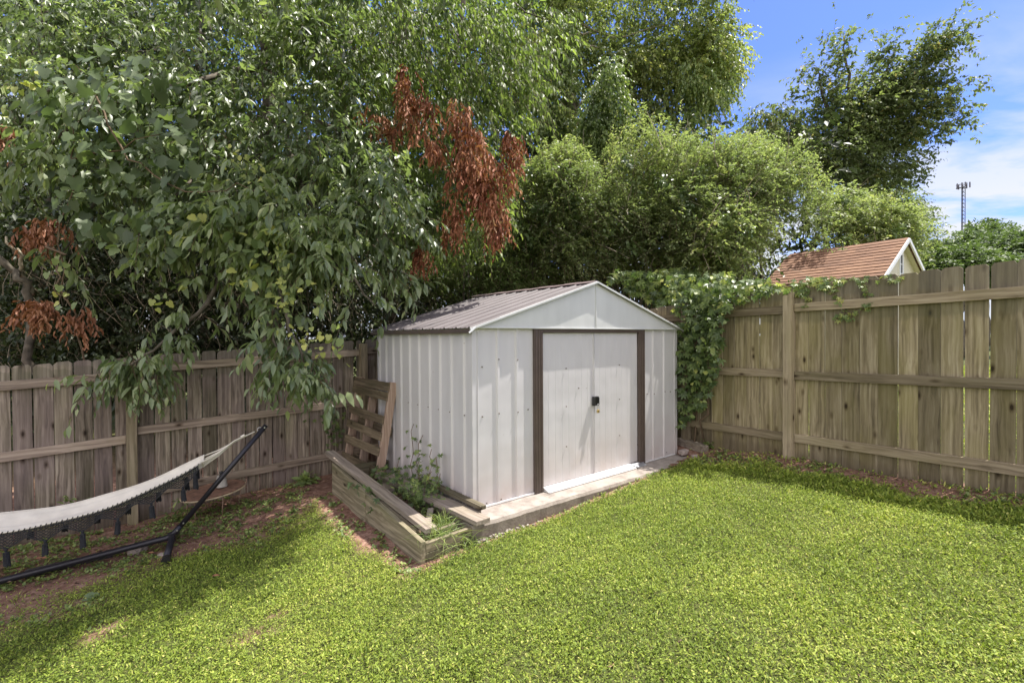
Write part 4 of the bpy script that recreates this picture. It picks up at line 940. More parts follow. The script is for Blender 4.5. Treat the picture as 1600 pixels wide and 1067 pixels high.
deadbunch([(30,345),(90,330),(95,350),(45,368)], 6, 7, 5.0, 5.1, M['deadl'], .075, .07)
deadbunch([(30,462),(70,465),(125,480),(120,500),(80,492)], 7, 7, 4.9, 5.0, M['deadl'], .085, .07)
deadbunch([(0,200),(8,200),(8,240),(0,240)], 3, 6, 5.0, 5.1, M['deadl'], .08, .07)

# ---- grape vine in its crown
base = ground_at(150, 5.6); t2 = tree('grape_vine', 'wild grape vine with broad lobed leaves climbing through the dark tree', 'vine', base)
mb = MB()
for l in ([(150,640,5.4),(120,520,5.3),(90,380,5.0),(110,250,5.0),(150,150,5.1)], [(150,150,5.1),(200,250,4.9),(290,300,4.8),(400,300,4.7)], [(110,250,5.0),(250,210,4.9)], [(70,380,5.0),(95,400,4.85),(90,460,4.8),(110,475,4.8)]):
    limb(mb, l, .012, .004, 5)
finish(mb, 'stem', M['twig'], t2)
c = Cloud()
P = polycloud([(30,110),(180,60),(290,140),(330,280),(350,330),(260,420),(170,400),(80,330)], 420, 4.75, 5.3)
c.add(P, nrm(rng.normal(0,.6,(420,3))+[0,-.3,-.8]), nrm(rng.normal(0,.35,(420,3))+[.1,-.6,.7]), rng.uniform(.07,.155,420), rng.random(420)*.75)
P = polycloud([(240,300),(420,330),(460,420),(440,520),(400,500),(330,400),(230,360)], 150, 4.55, 4.8)
c.add(P, nrm(rng.normal(0,.6,(150,3))+[0,-.3,-.8]), nrm(rng.normal(0,.35,(150,3))+[.1,-.6,.7]), rng.uniform(.04,.10,150), .45+rng.random(150)*.55)
for l, n in (([(95,390,4.85),(90,460,4.8),(115,478,4.8)], 14), ([(470,440,4.5),(520,530,4.5),(560,560,4.5)], 14), ([(300,440,4.8),(230,480,4.8)], 10), ([(60,120,5.0),(0,170,4.9)], 20)):
    P, T, t = alongpath(l, n, .05); c.add(P, nrm(rng.normal(0,.6,(n,3))+[0,-.2,-.7]), nrm(rng.normal(0,.4,(n,3))+[0,-.6,.7]), rng.uniform(.05,.08,n), .8+rng.random(n)*.2)
c.build('foliage', T_GRAPE, M['grape'], t2); c9.build('young_leaves', T_GRAPE, M['grape'], t2)

# ---- paler hanging tree in the middle top
base = ground_at(600, 8.8); t3 = tree('hanging_tree', 'tree with long pale hanging leaves behind the withered brown bunches', 'tree', base)
mb = MB(); trunk(mb, base-[0,0,.2], W(640, -250, 8.6), .12, .07); finish(mb, 'trunk', M['bark'], t3)
for l in ([(640,80,8.7),(560,60,8.0),(500,120,7.5)], [(640,20,8.7),(720,60,8.0),(800,120,7.4)], [(635,60,8.7),(700,140,7.8),(780,210,7.3)], [(640,-60,8.7),(750,-20,8.0),(850,30,7.5)], [(760,40,8),(745,-20,8.2)], [(590,300,8.8),(640,330,8.2),(700,360,7.5)]):
    mb = MB(); limb(mb, l, .035, .008); finish(mb, 'branch', M['bark'], t3)
c = Cloud()
P, D, R = clumped([(440,0),(810,0),(860,60),(830,100),(800,200),(760,250),(690,240),(600,150),(540,180),(480,130)], 120, 11, 6.6, 8.2, .38)
c.twigs(P, D*.5+np.array([.35,-.3,-.1]), rng.uniform(.3, .65, len(P)), 13, .6, .098, hang=1.0, spread=.5, rnd=R)
P, D, R = clumped([(600,220),(700,240),(800,260),(810,360),(700,360),(650,400),(600,350)], 40, 10, 6.6, 7.6, .32)
c.twigs(P, D*.6+np.array([.2,-.3,-.2]), rng.uniform(.25, .5, len(P)), 11, .5, .09, hang=.8, spread=.55, rnd=R)
c.build('crown', T_LANCE, M['hang'], t3); c.build_twigs('twigs', M['twig'], t3)

# ---- tall creeper clad tree
base = ground_at(905, 12.4); t4 = tree('tall_tree', 'tall creeper covered tree towering behind the shed roof peak', 'tree', base)
mb = MB(); trunk(mb, base-[0,0,.3], W(880, -200, 12.4), .22, .12); finish(mb, 'trunk', M['bark'], t4)
for l in ([(893,330,12),(880,222,11.6),(897,172,11.5),(925,140,11.4)], [(897,158,11.5),(890,110,11.5),(873,80,11.6)], [(890,30,12),(960,60,12),(1040,40,12)], [(880,170,12.2),(850,130,12)], [(905,62,11.4),(915,72,11.3),(935,75,11.3)], [(890,200,12.4),(1000,150,12.4),(1080,120,12.2)], [(872,60,11.4),(900,55,11.3),(925,52,11.3)], [(1045,210,12.2),(1080,195,12.2),(1100,222,12)]):
    mb = MB(); limb(mb, l, .06 if l[0][1] > 150 else .03, .01); finish(mb, 'branch', M['barkl'], t4)
def crown(e, specs, m, T=T_SMALL, twigs=False, nm='crown'):
    c = Cloud()
    for poly, nc, per, d0, d1, rad, bias, ln, n, droop, size, hang, spread, r0, r1 in specs:
        P, D, R = clumped(poly, nc, per, d0, d1, rad)
        c.twigs(P, D*.8+np.array(bias), rng.uniform(ln*.6, ln*1.3, len(P)), n, droop, size, hang=hang, spread=spread, rnd=r0+R*(r1-r0), thin=.004)
    o = c.build(nm, T, m, e)
    if twigs: c.build_twigs('twigs', M['twig'], e)
    return o
crown(t4, [([(830,-60),(1120,-60),(1148,60),(1120,120),(1040,140),(960,100),(900,60),(840,60)], 110, 34, 11.5, 13.5, .55, (0,-.2,0), .45, 10, .5, .10, .6, .6, 0, .7),
           ([(960,90),(1130,70),(1140,140),(1095,160),(1050,200),(1000,185)], 42, 30, 11.8, 13, .42, (0,-.1,-.3), .4, 10, .6, .10, .7, .6, 0, .9),
           ([(1090,40),(1155,60),(1140,130),(1090,165)], 22, 20, 11.5, 12.3, .3, (.3,0,-.3), .35, 9, .6, .10, .7, .6, .5, 1),
           ([(820,60),(890,40),(885,280),(830,270)], 44, 26, 11.3, 12, .36, (0,-.3,-.5), .35, 10, .6, .09, .8, .6, .1, 1),
           ([(895,70),(1000,100),(960,200),(900,130)], 26, 22, 12.5, 13.5, .45, (0,0,0), .4, 9, .5, .1, .5, .6, 0, .4)], M['tall'], twigs=True)
crown(t4, [([(858,30),(893,20),(890,230),(880,300),(850,290)], 40, 22, 10.9, 11.3, .2, (0,-.4,-.7), .3, 10, .5, .075, 1.0, .5, .3, 1),
           ([(1090,70),(1148,70),(1135,150),(1085,190),(1060,180)], 26, 16, 11.2, 11.8, .25, (0,-.2,-.7), .35, 9, .6, .085, .9, .5, .6, 1)], M['vine'], nm='creeper')
base = ground_at(935, 10.9); t5 = tree('creeper_stump', 'broken trunk draped in creeper like a rounded cone beside the tall tree', 'tree', base)
mb = MB(); trunk(mb, base-[0,0,.2], W(950, 120, 10.9), .14, .08); finish(mb, 'trunk', M['bark'], t5)
crown(t5, [([(895,240),(925,170),(938,110),(955,98),(968,115),(970,200),(985,250),(900,270)], 60, 30, 9.9, 10.4, .22, (0,-.4,-.5), .28, 10, .6, .075, .9, .5, .3, 1)], M['vine'], nm='foliage')

# ---- feathery shrubs (upright arching sprays)
def feather(label, poly, n, d0, d1, px, r=(0, 1), m='feather', size=.055, ln=.5, nl=18, nm='feathery_shrub', cat='shrub', grp='feathery shrubs behind the shed', tip=None, tips=()):
    base = ground_at(px, (d0+d1)/2); e = tree(nm, label, cat, base, grp)
    c = Cloud(); P, D, R = clumped(poly, n//34, 34, d0, d1, .34)
    R = np.where(R < .2, R*.4, R)
    c.twigs(P, D*.8+np.array([.25,-.35,.35]), rng.uniform(ln*.4, ln*1.25, len(P)), nl, .5, size, hang=.12, spread=.85, rnd=r[0]+R**1.5*(r[1]-r[0]), jit=.4, thin=.005)
    if tip is not None:
        P = polycloud(tip, 110, d0, d1); c.twigs(P, np.array([.35,-.1,1.0])+rng.normal(0,.25,P.shape), rng.uniform(.5, 1.0, 110), 26, .2, size, hang=-.1, spread=.8, rnd=.75+.25*rng.random(110), jit=.15, thin=.004)
    if m == 'feather':
        cv = Cloud(); k_ = n//70; Pc, Dc, Rc = clumped(poly, k_, 46, d0-.25, (d0+d1)/2, .2); kk = len(Pc)
        cv.add(Pc, nrm(rng.normal(0,.6,(kk,3))+[.1,-.4,-.7]), nrm(rng.normal(0,.45,(kk,3))+[0,-.6,.7]), rng.uniform(.035,.08,kk)*(d0/8), Rc*.9)
        cv.build('creeper_leaves', T_ROUND, M['vine'], e)
        Pb = polycloud(poly, 90, d0-.2, d1); tb_ = np.linspace(0, 1, 6)[None, :, None]; db_ = nrm(rng.normal(0,.5,(90,1,3))+[.2,-.2,.6])
        ct = Cloud(); ct.tw.append((Pb[:, None]+db_*tb_*rng.uniform(.4,1.2,(90,1,1))+np.array([0,0,-.25])*tb_**2+rng.normal(0,.012,(90,6,3)), .009)); ct.build_twigs('bare_twigs', M['barkl'], e)
    for tp in tips:
        x_, y_ = tp; q_ = np.array([[x_+rng.normal(0, 6), y_+i*7.0] for i in range(16)]); q_[:, 0] += np.linspace(0, rng.normal(0, 18), 16); k_ = np.repeat(q_, 5, 0)+rng.normal(0, 1, (80, 2))*(2+np.repeat(np.arange(16), 5)[:, None]*1.1)
        P = Wa(k_, d0+.3+rng.normal(0, .15, 80)); c.twigs(P, np.array([.2,-.15,.5])+rng.normal(0,.5,P.shape), rng.uniform(.15, .4, 80), 12, .35, size, hang=.1, spread=.8, rnd=np.clip(.35+.5*rng.random()+.15*rng.random(80), 0, 1), jit=.35, thin=.004)
    c.build('foliage', T_SMALL, M[m], e); c.build_twigs('stem', M['twig'], e)
    mb = MB()
    for k in range(7):
        q = polycloud(poly, 1, d0, d1)[0]; mb.tube([base+rng.normal(0,.15,3)*[1,1,0], (base+q)/2+rng.normal(0,.2,3), q], [.04,.03,.012], 6)
    finish(mb, 'stems', M['bark'], e); return e
feather('feathery pale green shrub rising right of the withered brown leaves', [(795,270),(870,250),(910,255),(930,330),(910,400),(840,420),(790,380)], 1700, 8.2, 9.6, 850, tip=[(800,300),(900,300),(900,380),(800,380)], tips=[(815,262),(848,240),(872,222),(905,236)])
feather('feathery shrub directly behind the peak of the shed roof', [(880,275),(960,250),(1050,215),(1075,240),(1080,400),(1000,425),(900,420)], 2600, 8.0, 10.0, 985, tip=[(930,230),(1060,230),(1060,330),(930,330)], tips=[(985,200),(1003,185),(1030,205),(1052,222)])
feather('broad yellow green shrub left of the red roofed cottage', [(1060,250),(1110,230),(1170,235),(1225,280),(1205,320),(1140,370),(1100,420),(1060,410)], 2500, 7.8, 9.8, 1165, r=(.2,1), tip=[(1080,260),(1240,280),(1270,330),(1100,330)], tips=[(1090,232),(1118,210),(1146,228),(1180,215),(1215,240),(1245,226),(1262,255),(1285,280)])
feather('low yellow leafed shrub against the cottage roof', [(1110,335),(1180,325),(1160,370),(1140,390),(1130,420),(1080,425)], 1000, 7.4, 8.6, 1210, r=(.5,1), size=.06)
feather('yellow green shrub showing behind the cottage ridge', [(1270,330),(1320,300),(1380,330),(1440,350),(1440,400),(1300,400)], 1300, 12.5, 14.5, 1350, r=(.4,1), size=.085, ln=.7, tips=[(1330,290),(1375,310),(1420,322)])
feather('soft green cedar bush low behind the left roof slope of the shed', [(640,410),(690,365),(740,350),(800,380),(850,400),(880,450),(760,460),(620,480)], 2700, 8.0, 9.2, 740, m='cedar', size=.034, ln=.34, nl=20, nm='cedar_bush', grp=None, cat='bush')

# ---- right tree leaning into the sky
base = ground_at(1310, 16); t7 = tree('leaning_tree', 'wind leaning tree with ragged crown against the blue sky', 'tree', base)
mb = MB(); trunk(mb, base-[0,0,.3], W(1345, 200, 16), .25, .14); finish(mb, 'trunk', M['bark'], t7)
RL = [[(1340,220,16),(1400,150,15.6),(1460,90,15.3),(1510,50,15)], [(1340,230,16),(1330,150,16),(1320,90,16),(1318,60,16)], [(1340,260,16),(1420,210,15.6),(1500,185,15.2)], [(1345,210,16),(1380,130,16),(1400,70,16)], [(1340,280,16),(1400,270,15.6),(1440,260,15.4)], [(1330,280,16),(1260,230,15.5),(1200,200,15.2)], [(1345,210,16),(1430,130,15.5),(1480,130,15)], [(1340,300,16),(1290,250,16),(1290,190,16)], [(1345,230,16),(1430,120,15.5),(1478,62,15.2)], [(1345,240,16),(1450,175,15.5),(1515,130,15.1)], [(1330,240,16),(1285,150,16),(1275,105,16)]]
for l in RL: mb = MB(); limb(mb, l, .07, .015); finish(mb, 'branch', M['bark'], t7)
c = Cloud()
for l, n in zip(RL, (520,300,440,300,320,300,300,300,330,330,240)):
    P, T, t = alongpath(l, n, .30); c.twigs(P-np.array([.25,0,0]), T*.8+rdir(n, (.2,0,.15), .7), rng.uniform(.2, .55, n), 9, .3, .13, hang=.4, spread=.6, jit=.45)
P, D, R = clumped([(1215,200),(1290,160),(1330,130),(1410,130),(1450,160),(1430,190),(1400,230),(1390,270),(1340,300),(1270,280),(1230,260)], 55, 26, 15, 17, .6)
c.twigs(P, D*.7+np.array([.3,0,.3]), rng.uniform(.3, .7, len(P)), 10, .3, .115, hang=.3, spread=.6, rnd=R)
P, D, R = clumped([(1175,180),(1240,155),(1250,230),(1200,250),(1180,240)], 24, 24, 15, 15.6, .4)
c.twigs(P, D*.7+np.array([0,0,-.4]), rng.uniform(.3, .5, len(P)), 10, .5, .11, hang=.8, spread=.5, rnd=.5+R*.5)
c.build('crown', T_SMALL, M['right'], t7); c.build_twigs('twigs', M['twig'], t7)
base = ground_at(1400, 19); t8 = tree('dark_tree', 'small dark tree between the cottage roof and the leaning tree', 'tree', base)
mb = MB(); trunk(mb, base, W(1395, 330, 19), .15, .05); finish(mb, 'trunk', M['bark'], t8)
crown(t8, [([(1330,290),(1390,300),(1450,330),(1445,350),(1400,390),(1330,360)], 46, 24, 18, 20, .55, (.5,0,.2), .55, 10, .3, .13, .3, .6, 0, .6)], M['right'], twigs=True)

# ---- far tree line on the right
for i, (poly, d, px, lab) in enumerate((([(1420,430),(1430,400),(1470,380),(1510,370),(1545,378),(1560,430)], 30, 1490, 'rounded far tree just below the phone mast'),
        ([(1540,385),(1570,372),(1600,378),(1640,370),(1640,430),(1550,430)], 26, 1590, 'dark far tree at the right edge above the fence'),
        ([(1515,385),(1530,362),(1556,366),(1565,395),(1520,405)], 34, 1540, 'far tree with pointed top just right of the phone mast'),
        ([(1400,415),(1425,400),(1470,395),(1520,402),(1560,405),(1590,410),(1590,430),(1400,430)], 18, 1500, 'bright low tree row directly above the right fence pickets'))):
    base = ground_at(px, d); e = tree('far_tree', lab, 'tree', base, 'far trees on the right horizon')
    mb = MB(); trunk(mb, base, W(px, 400, d), .25, .1); finish(mb, 'trunk', M['bark'], e)
    crown(e, [(poly, 90, 24, d*.95, d*1.05, d*.024, (.1,-.1,.2), d*.018, 8, .3, d*.0085, .2, .7, 0, 1 if i == 3 else .7)], M['far'])

# ---- woods behind the left fence: individual darker trees, then the massed wood
mb0 = []
for i, (px, d, lab) in enumerate(((60, 9.5, 'dark understory tree at the far left behind the fence'), (200, 10.5, 'dark slender tree behind the first fence post'), (330, 9.2, 'shaded tree behind the hammock arm'), (540, 10.2, 'shaded tree behind the left fence end near the shed'), (700, 11.5, 'dark tree trunk in the shade above the shed roof'))):
    base = ground_at(px, d); e = tree('understory_tree', lab, 'tree', base, 'shaded trees in the wood behind the left fence')
    mb = MB(); trunk(mb, base-[0,0,.2], W(px+random.uniform(-30, 30), -60, d), .11, .05, wob=.15); finish(mb, 'trunk', M['bark'], e)
    mb = MB()
    for k in range(9):
        y0 = random.uniform(60, 480); sgn = random.choice((-1, 1)); limb(mb, [(px, y0, d), (px+sgn*60, y0-random.uniform(0, 60), d-.3), (px+sgn*140, y0-random.uniform(-40, 90), d-.5)], .025, .006, 5)
    finish(mb, 'branch', M['bark'], e)
    x0_, x1_ = px-130, px+130
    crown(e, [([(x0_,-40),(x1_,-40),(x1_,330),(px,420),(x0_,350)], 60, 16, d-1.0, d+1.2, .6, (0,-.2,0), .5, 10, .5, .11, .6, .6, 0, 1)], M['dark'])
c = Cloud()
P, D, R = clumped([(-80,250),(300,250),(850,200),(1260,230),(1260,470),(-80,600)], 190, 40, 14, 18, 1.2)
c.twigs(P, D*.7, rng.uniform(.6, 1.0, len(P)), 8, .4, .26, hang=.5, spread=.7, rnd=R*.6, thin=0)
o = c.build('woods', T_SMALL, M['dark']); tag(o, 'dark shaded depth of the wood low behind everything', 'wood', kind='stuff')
c = Cloud()
P, D, R = clumped([(-60,-60),(880,-60),(880,300),(820,420),(600,480),(0,520),(-60,500)], 330, 34, 13, 17, 1.0)
c.twigs(P, D*.7, rng.uniform(.5, .9, len(P)), 8, .4, .19, hang=.5, spread=.7, rnd=R, thin=0)
o = c.build('woods', T_SMALL, M['hang']); tag(o, 'massed leafy wood filling the space behind the nearer trees', 'wood', kind='stuff')
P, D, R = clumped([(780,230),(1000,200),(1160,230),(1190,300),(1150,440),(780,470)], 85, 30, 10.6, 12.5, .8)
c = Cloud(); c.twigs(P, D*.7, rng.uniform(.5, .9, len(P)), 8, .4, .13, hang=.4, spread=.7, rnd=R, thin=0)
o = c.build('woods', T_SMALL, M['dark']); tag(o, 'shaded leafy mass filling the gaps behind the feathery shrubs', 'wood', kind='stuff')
c = Cloud()
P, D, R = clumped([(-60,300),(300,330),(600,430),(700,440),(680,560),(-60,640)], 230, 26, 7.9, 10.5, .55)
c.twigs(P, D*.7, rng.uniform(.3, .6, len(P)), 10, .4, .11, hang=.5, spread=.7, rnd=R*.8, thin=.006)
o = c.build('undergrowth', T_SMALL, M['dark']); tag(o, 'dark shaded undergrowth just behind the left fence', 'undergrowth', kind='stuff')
P = polycloud([(-40,380),(300,420),(600,430),(700,440),(690,520),(560,560),(-40,590)], 900, 7.6, 9.5); c = Cloud()
c.tw.append(((P[:, None]+nrm(rng.normal(0,.6,(900,1,3))+[0,0,.5])*np.linspace(0,1,6)[None,:,None]*rng.uniform(.4,1.3,(900,1,1))+rng.normal(0,.02,(900,6,3))), .006))
o = c.build_twigs('brushwood', M['barkl']); tag(o, 'tangle of bare twigs in the undergrowth behind the left fence', 'brush', kind='stuff')
base = ground_at(20, 5.6); e = tree('bare_tree', 'pale barked leaning tree trunk behind the fence at the far left', 'tree', base)
mb = MB(); limb(mb, [(60,620,5.7),(50,500,5.6),(45,440,5.5),(0,405,5.4),(-80,380,5.3)], .05, .03); finish(mb, 'trunk', M['bark'], e)
mb = MB(); limb(mb, [(50,460,5.6),(30,425,5.5),(35,400,5.4),(10,370,5.4)], .03, .012); finish(mb, 'branch', M['barkl'], e)

# ---- creeper on the right fence
def fdepth(px): r = (px-800)/F; s = (2.97-5.07*r)/(.555+.832*r); return 5.07+.832*s
def fencepoly(poly, n, front, back):
    q_ = samplepoly(poly, n); d = fdepth(q_[:, 0])+rng.uniform(-front, back, n); return Wa(q_, d)
base = ground_at(1085, 6.0); cr_ = tree('fence_creeper', 'leafy green creeper spilling over the right fence beside the shed', 'creeper', base)
c = Cloud()
def cl5(c, P, size, R, out=(-.5,-.6,.4)):
    "compound leaves of five leaflets"
    n = len(P); ax = nrm(rng.normal(0,.35,(n,3))+np.array(out)); dn = nrm(np.array([0,0,-1.0])+rng.normal(0,.4,(n,3))); sd_ = nrm(np.cross(ax, dn)); dn = np.cross(sd_, ax)
    for a, k in ((-1.5,.75),(-.7,.95),(0,1.1),(.7,.95),(1.5,.75)):
        D = dn*math.cos(a)+sd_*math.sin(a)+ax*.15; c.add(P, D, ax, size*k*(1+rng.normal(0,.1,n)), np.clip(R+rng.normal(0,.06,n), 0, 1))
P = fencepoly([(1062,455),(1120,440),(1150,465),(1130,500),(1128,560),(1115,600),(1100,635),(1078,645),(1063,675),(1058,560)], 470, .35, -.03); cl5(c, P, .075, rng.random(len(P))*.75)
P = fencepoly([(1030,430),(1140,425),(1225,444),(1235,454),(1190,462),(1150,474),(1100,500),(1050,490)], 330, .22, .12); cl5(c, P, .062, .2+rng.random(len(P))*.8)
P = fencepoly([(1235,438),(1290,430),(1335,440),(1300,448),(1240,462)], 90, .06, .06); cl5(c, P, .05, .3+rng.random(len(P))*.7)
paths = [[(1240,446),(1290,438),(1345,436),(1378,436),(1412,438)], [(1345,437),(1352,455),(1357,478),(1345,490),(1318,497)], [(1300,440),(1305,465),(1320,482),(1322,497),(1308,493)], [(1255,450),(1262,470),(1256,480)], [(1285,440),(1292,455)]]
mb = MB()
for l in paths:
    L3 = [(x, y, float(fdepth(x))-.03) for x, y in l]; limb(mb, L3, .004, .002, 5, wob=.008)
    n = 9+5*len(l); P, T, t = alongpath(L3, n, .018); cl5(c, P, .036, .45+rng.random(n)*.55)
for l in ([(1085,690),(1090,560),(1080,470),(1110,440)], [(1100,690),(1110,600),(1120,500),(1160,450),(1240,448)]):
    limb(mb, [(x, y, float(fdepth(x))-.07) for x, y in l], .012, .006, 6)
finish(mb, 'stem', M['twig'], cr_)
c.build('foliage', T_LANCE, M['vine'], cr_)
ch = Cloud(); P = np.concatenate([fencepoly([(1062,455),(1150,445),(1130,540),(1110,630),(1063,670)], 330, .38, -.03), fencepoly([(1030,428),(1215,438),(1190,462),(1100,495)], 300, .26, .12)]); k_ = len(P)
ch.add(P, nrm(rng.normal(0,.6,(k_,3))+[-.1,-.4,-.7]), nrm(rng.normal(0,.4,(k_,3))+[-.3,-.6,.6]), rng.uniform(.03,.085,k_), rng.random(k_)); ch.build('heart_leaves', T_ROUND, M['vine'], cr_)
base = ground_at(1000, 8.4); e = tree('creeper_bush', 'bright creeper bush showing above the right slope of the shed roof', 'bush', base)
c = Cloud(); P = polycloud([(945,440),(960,422),(1020,425),(1060,415),(1100,420),(1100,470),(1075,505),(1055,500),(1010,468)], 560, 7.2, 8.0); cl5(c, P, .085, rng.random(560)*.9, out=(-.2,-.6,.1))
c.build('foliage', T_LANCE, M['vine'], e)
mb = MB()
for k in range(5): q_ = polycloud([(950,430),(1080,430),(1080,480)], 1, 7.4, 7.9)[0]; mb.tube([base, (base+q_)/2+rng.normal(0,.1,3), q_], [.02,.015,.006], 6)
finish(mb, 'stem', M['twig'], e)
# small creeper on left fence
base = groundpix(515, 735); e = tree('fence_creeper', 'small green creeper climbing the left fence beside the pallet', 'creeper', base)
c = Cloud(); q_ = np.concatenate([samplepoly([(500,640),(545,640),(530,700),(512,705),(508,670)], 46), samplepoly([(340,680),(560,640),(540,650)], 4)]); 
P = Wa(q_, 5.0/(1)+0*q_[:,0]); 
def ldepth(px): r = (px-800)/F; s = (-4-5*r)/(-.7877+.616*r); return 5+.616*s
P = Wa(q_, ldepth(q_[:, 0])-.06); cl5(c, P, .045, rng.random(len(P))*.7, out=(.6,-.8,.2)); c.build('foliage', T_LANCE, M['vine'], e)
mb = MB(); limb(mb, [(518,735,float(ldepth(518))-.06),(522,690,float(ldepth(522))-.06),(512,650,float(ldepth(512))-.06)], .004, .002, 5, wob=.01); finish(mb, 'stem', M['twig'], e)

# ---- plants in the planter
def PL(u, v, z): return SW(u, v, PZ+z)
e = tree('vine_plant', 'leafy vine climbing the shed wall out of the planter box', 'plant', PL(-.12, .75, -.06))
c = Cloud(); mb = MB()
for (u, v, z0, u1, v1, z1, k) in ((-.1,.95,0,-.05,1.02,.62,16),(-.1,.85,0,-.04,.88,.5,14),(-.12,.6,0,-.06,.62,.42,14),(-.1,.5,0,-.08,.45,.38,16),(-.14,.7,0,-.1,.8,.3,16),(-.12,.4,0,-.1,.38,.25,14),(-.2,.55,0,-.16,.45,.25,16),(-.15,1.1,0,-.1,1.25,.2,12)):
    a = PL(u, v, z0); b = PL(u1, v1, z1); P_ = np.array([a+(b-a)*t+rng.normal(0,.012,3) for t in np.linspace(0,1,7)]); mb.tube(P_, .0035, 5)
    t = rng.random(k)[:, None]; cl5(c, a+(b-a)*t+rng.normal(0,.035,(k,3)), .036, .1+rng.random(k)*.8, out=(-.3,-.6,.6))
finish(mb, 'stem', M['twig'], e)
n = 260; P = np.stack([rng.uniform(-.38,-.06,n), rng.uniform(.25,1.35,n), rng.uniform(-.06,.16,n)], -1); P = C0[0]*0+np.array([PL(*q_) for q_ in P]); cl5(c, P, .038, rng.random(n)*.75, out=(-.2,-.5,.8))
c.build('foliage', T_LANCE, M['vine'], e)
e = tree('broadleaf_weed', 'broad leaved dark weed growing over the side of the planter box', 'plant', PL(-.5, .75, -.05))
c = Cloud(); n = 60; P = np.array([PL(rng.normal(-.55,.06), rng.normal(.8,.16), rng.uniform(-.02,.13)) for _ in range(n)]); cl5(c, P, .05, rng.random(n)*.55, out=(-.3,-.6,.7)); c.build('foliage', T_LANCE, M['vine'], e)
mb = MB(); [mb.tube([PL(-.5,.75,-.06), p], .003, 4) for p in P[:25]]; finish(mb, 'stem', M['twig'], e)
def sprig(name, label, pos, n, ln, size, nl, m, cat='plant', bias=(0,0,1), T=T_LANCE, sp=.45, droop=.3, hang=.1):
    e = tree(name, label, cat, pos); c = Cloud(); st_ = np.repeat(np.array(pos)[None], n, 0)+rng.normal(0,.015,(n,3))*[1,1,0]
    c.twigs(st_, rdir(n, bias, sp), rng.uniform(ln*.6, ln*1.2, n), nl, droop, size, hang=hang, spread=.8, thin=.0025, rnd=rng.random(n)); c.build('foliage', T, M[m], e); c.build_twigs('stem', M['weed'], e)
sprig('fern_plant', 'bright feathery fern like plant standing in the middle of the planter', PL(-.3, .42, -.05), 9, .34, .04, 22, 'weed', droop=.15)
e = tree('grass_tuft', 'tuft of long arching grass at the near corner of the planter box', 'grass', PL(-.42, -.2, -.05))
def longblades(centres, n, ln, wd, m, e, name='blades', sp=.5):
    V = []; Q = []; R = []
    for i in range(n):
        c0_ = centres[i % len(centres)]+rng.normal(0,.04,3)*[1,1,0]; d = nrm(rng.normal(0,sp,3)*[1,1,0]+[0,0,1]); L_ = ln*rng.uniform(.5,1.2); sd_ = nrm(np.cross(d, rng.normal(0,1,3))); r = rng.random(); b0 = len(V)
        for k in range(7):
            t = k/6; p = c0_+d*L_*t+np.array([d[0],d[1],-.75])*L_*t*t*.7; w_ = wd*(1-t**1.5)+.0004; V += [p-sd_*w_, p+sd_*w_]; R += [r, r]
        Q += [(b0+2*k, b0+2*k+1, b0+2*k+3, b0+2*k+2) for k in range(6)]
    V = np.array(V)-np.array(e.location) if e is not None else np.array(V); Q = np.array(Q)
    return npmesh(name, V, Q.ravel(), np.arange(0, len(Q)*4, 4), m, e, rnd=np.array(R))
longblades([PL(-.42,-.16,-.06), PL(-.33,-.2,-.08), PL(-.5,-.2,-.08), PL(-.25,-.3,-.14), PL(-.4,-.3,-.2), PL(-.3, 0, -.05)], 330, .26, .0028, M['weed'], e)
sprig('broadleaf_weed', 'bright green broad leaved weed at the foot of the left fence', groundpix(482, 756), 16, .2, .10, 6, 'weed', sp=.8, droop=.5)
sprig('broadleaf_weed', 'small leafy weed poking up right behind the hammock cloth', W(104, 790, 4.35), 4, .12, .05, 5, 'weed', sp=.7)
sprig('broadleaf_weed', 'leafy weed growing beside the rusty table at its left', groundpix(275, 815), 10, .3, .06, 8, 'weed', sp=.35)
sprig('broadleaf_weed', 'low weed at the foot of the creeper by the short timber', groundpix(1105, 700), 14, .16, .05, 8, 'weed', sp=.7)
sprig('broadleaf_weed', 'little weed at the foot of the right fence post', groundpix(1262, 716), 10, .12, .045, 6, 'weed', sp=.8)
sprig('broadleaf_weed', 'thin weed standing alone near the right end of the left fence', groundpix(388, 790), 7, .12, .05, 5, 'weed', sp=.8)

# ---- lawn
def lawnpts(n, x0, x1, y0, y1):
    x = rng.uniform(x0, x1, n); y = rng.uniform(y0, y1, n)
    u = (x-C0[0])*A[0]+(y-C0[1])*A[1]; v = (x-C0[0])*B[0]+(y-C0[1])*B[1]
    dl = (x-FL0[0])*FLN[0]+(y-FL0[1])*FLN[1]; dr = (x-FR0[0])*FRN[0]+(y-FR0[1])*FRN[1]
    ok = (dl > .05) & (dr > .02) & ~((u > -.66) & (u < 3.35) & (v > -.30)) & (np.abs(x)/np.maximum(y, .1) < 1.45)
    return x[ok], y[ok], dl[ok], dr[ok]
x, y, dl, dr = lawnpts(1150000, -5, 5, 1.3, 7.4)
S_ = soil(x, y); dens = (1-S_)*(.38+.45*fbm(x, y, 3.0, 21)+.75*(fbm(x, y, 9.0, 23)-.2)); dens = dens*np.clip(1.25-.09*(y-2), .6, 1.2)
k = rng.random(len(x)) < dens; x, y, dr, dl = x[k], y[k], dr[k], dl[k]; n = len(x)
hmap = fbm(x, y, 5.5, 31); z = G(x, y)+rng.random(n)**1.3*(.012+.035*hmap)
az = rng.uniform(0, 2*np.pi, n)+1.2*fbm(x, y, 2.0, 41); elv = np.radians(rng.uniform(8, 75, n))
D = np.stack([np.cos(az)*np.cos(elv), np.sin(az)*np.cos(elv), np.sin(elv)], -1)
shade = (dr < .75)
sz = rng.uniform(.011, .030, n)*(.75+.5*hmap)*(1+.7*shade)
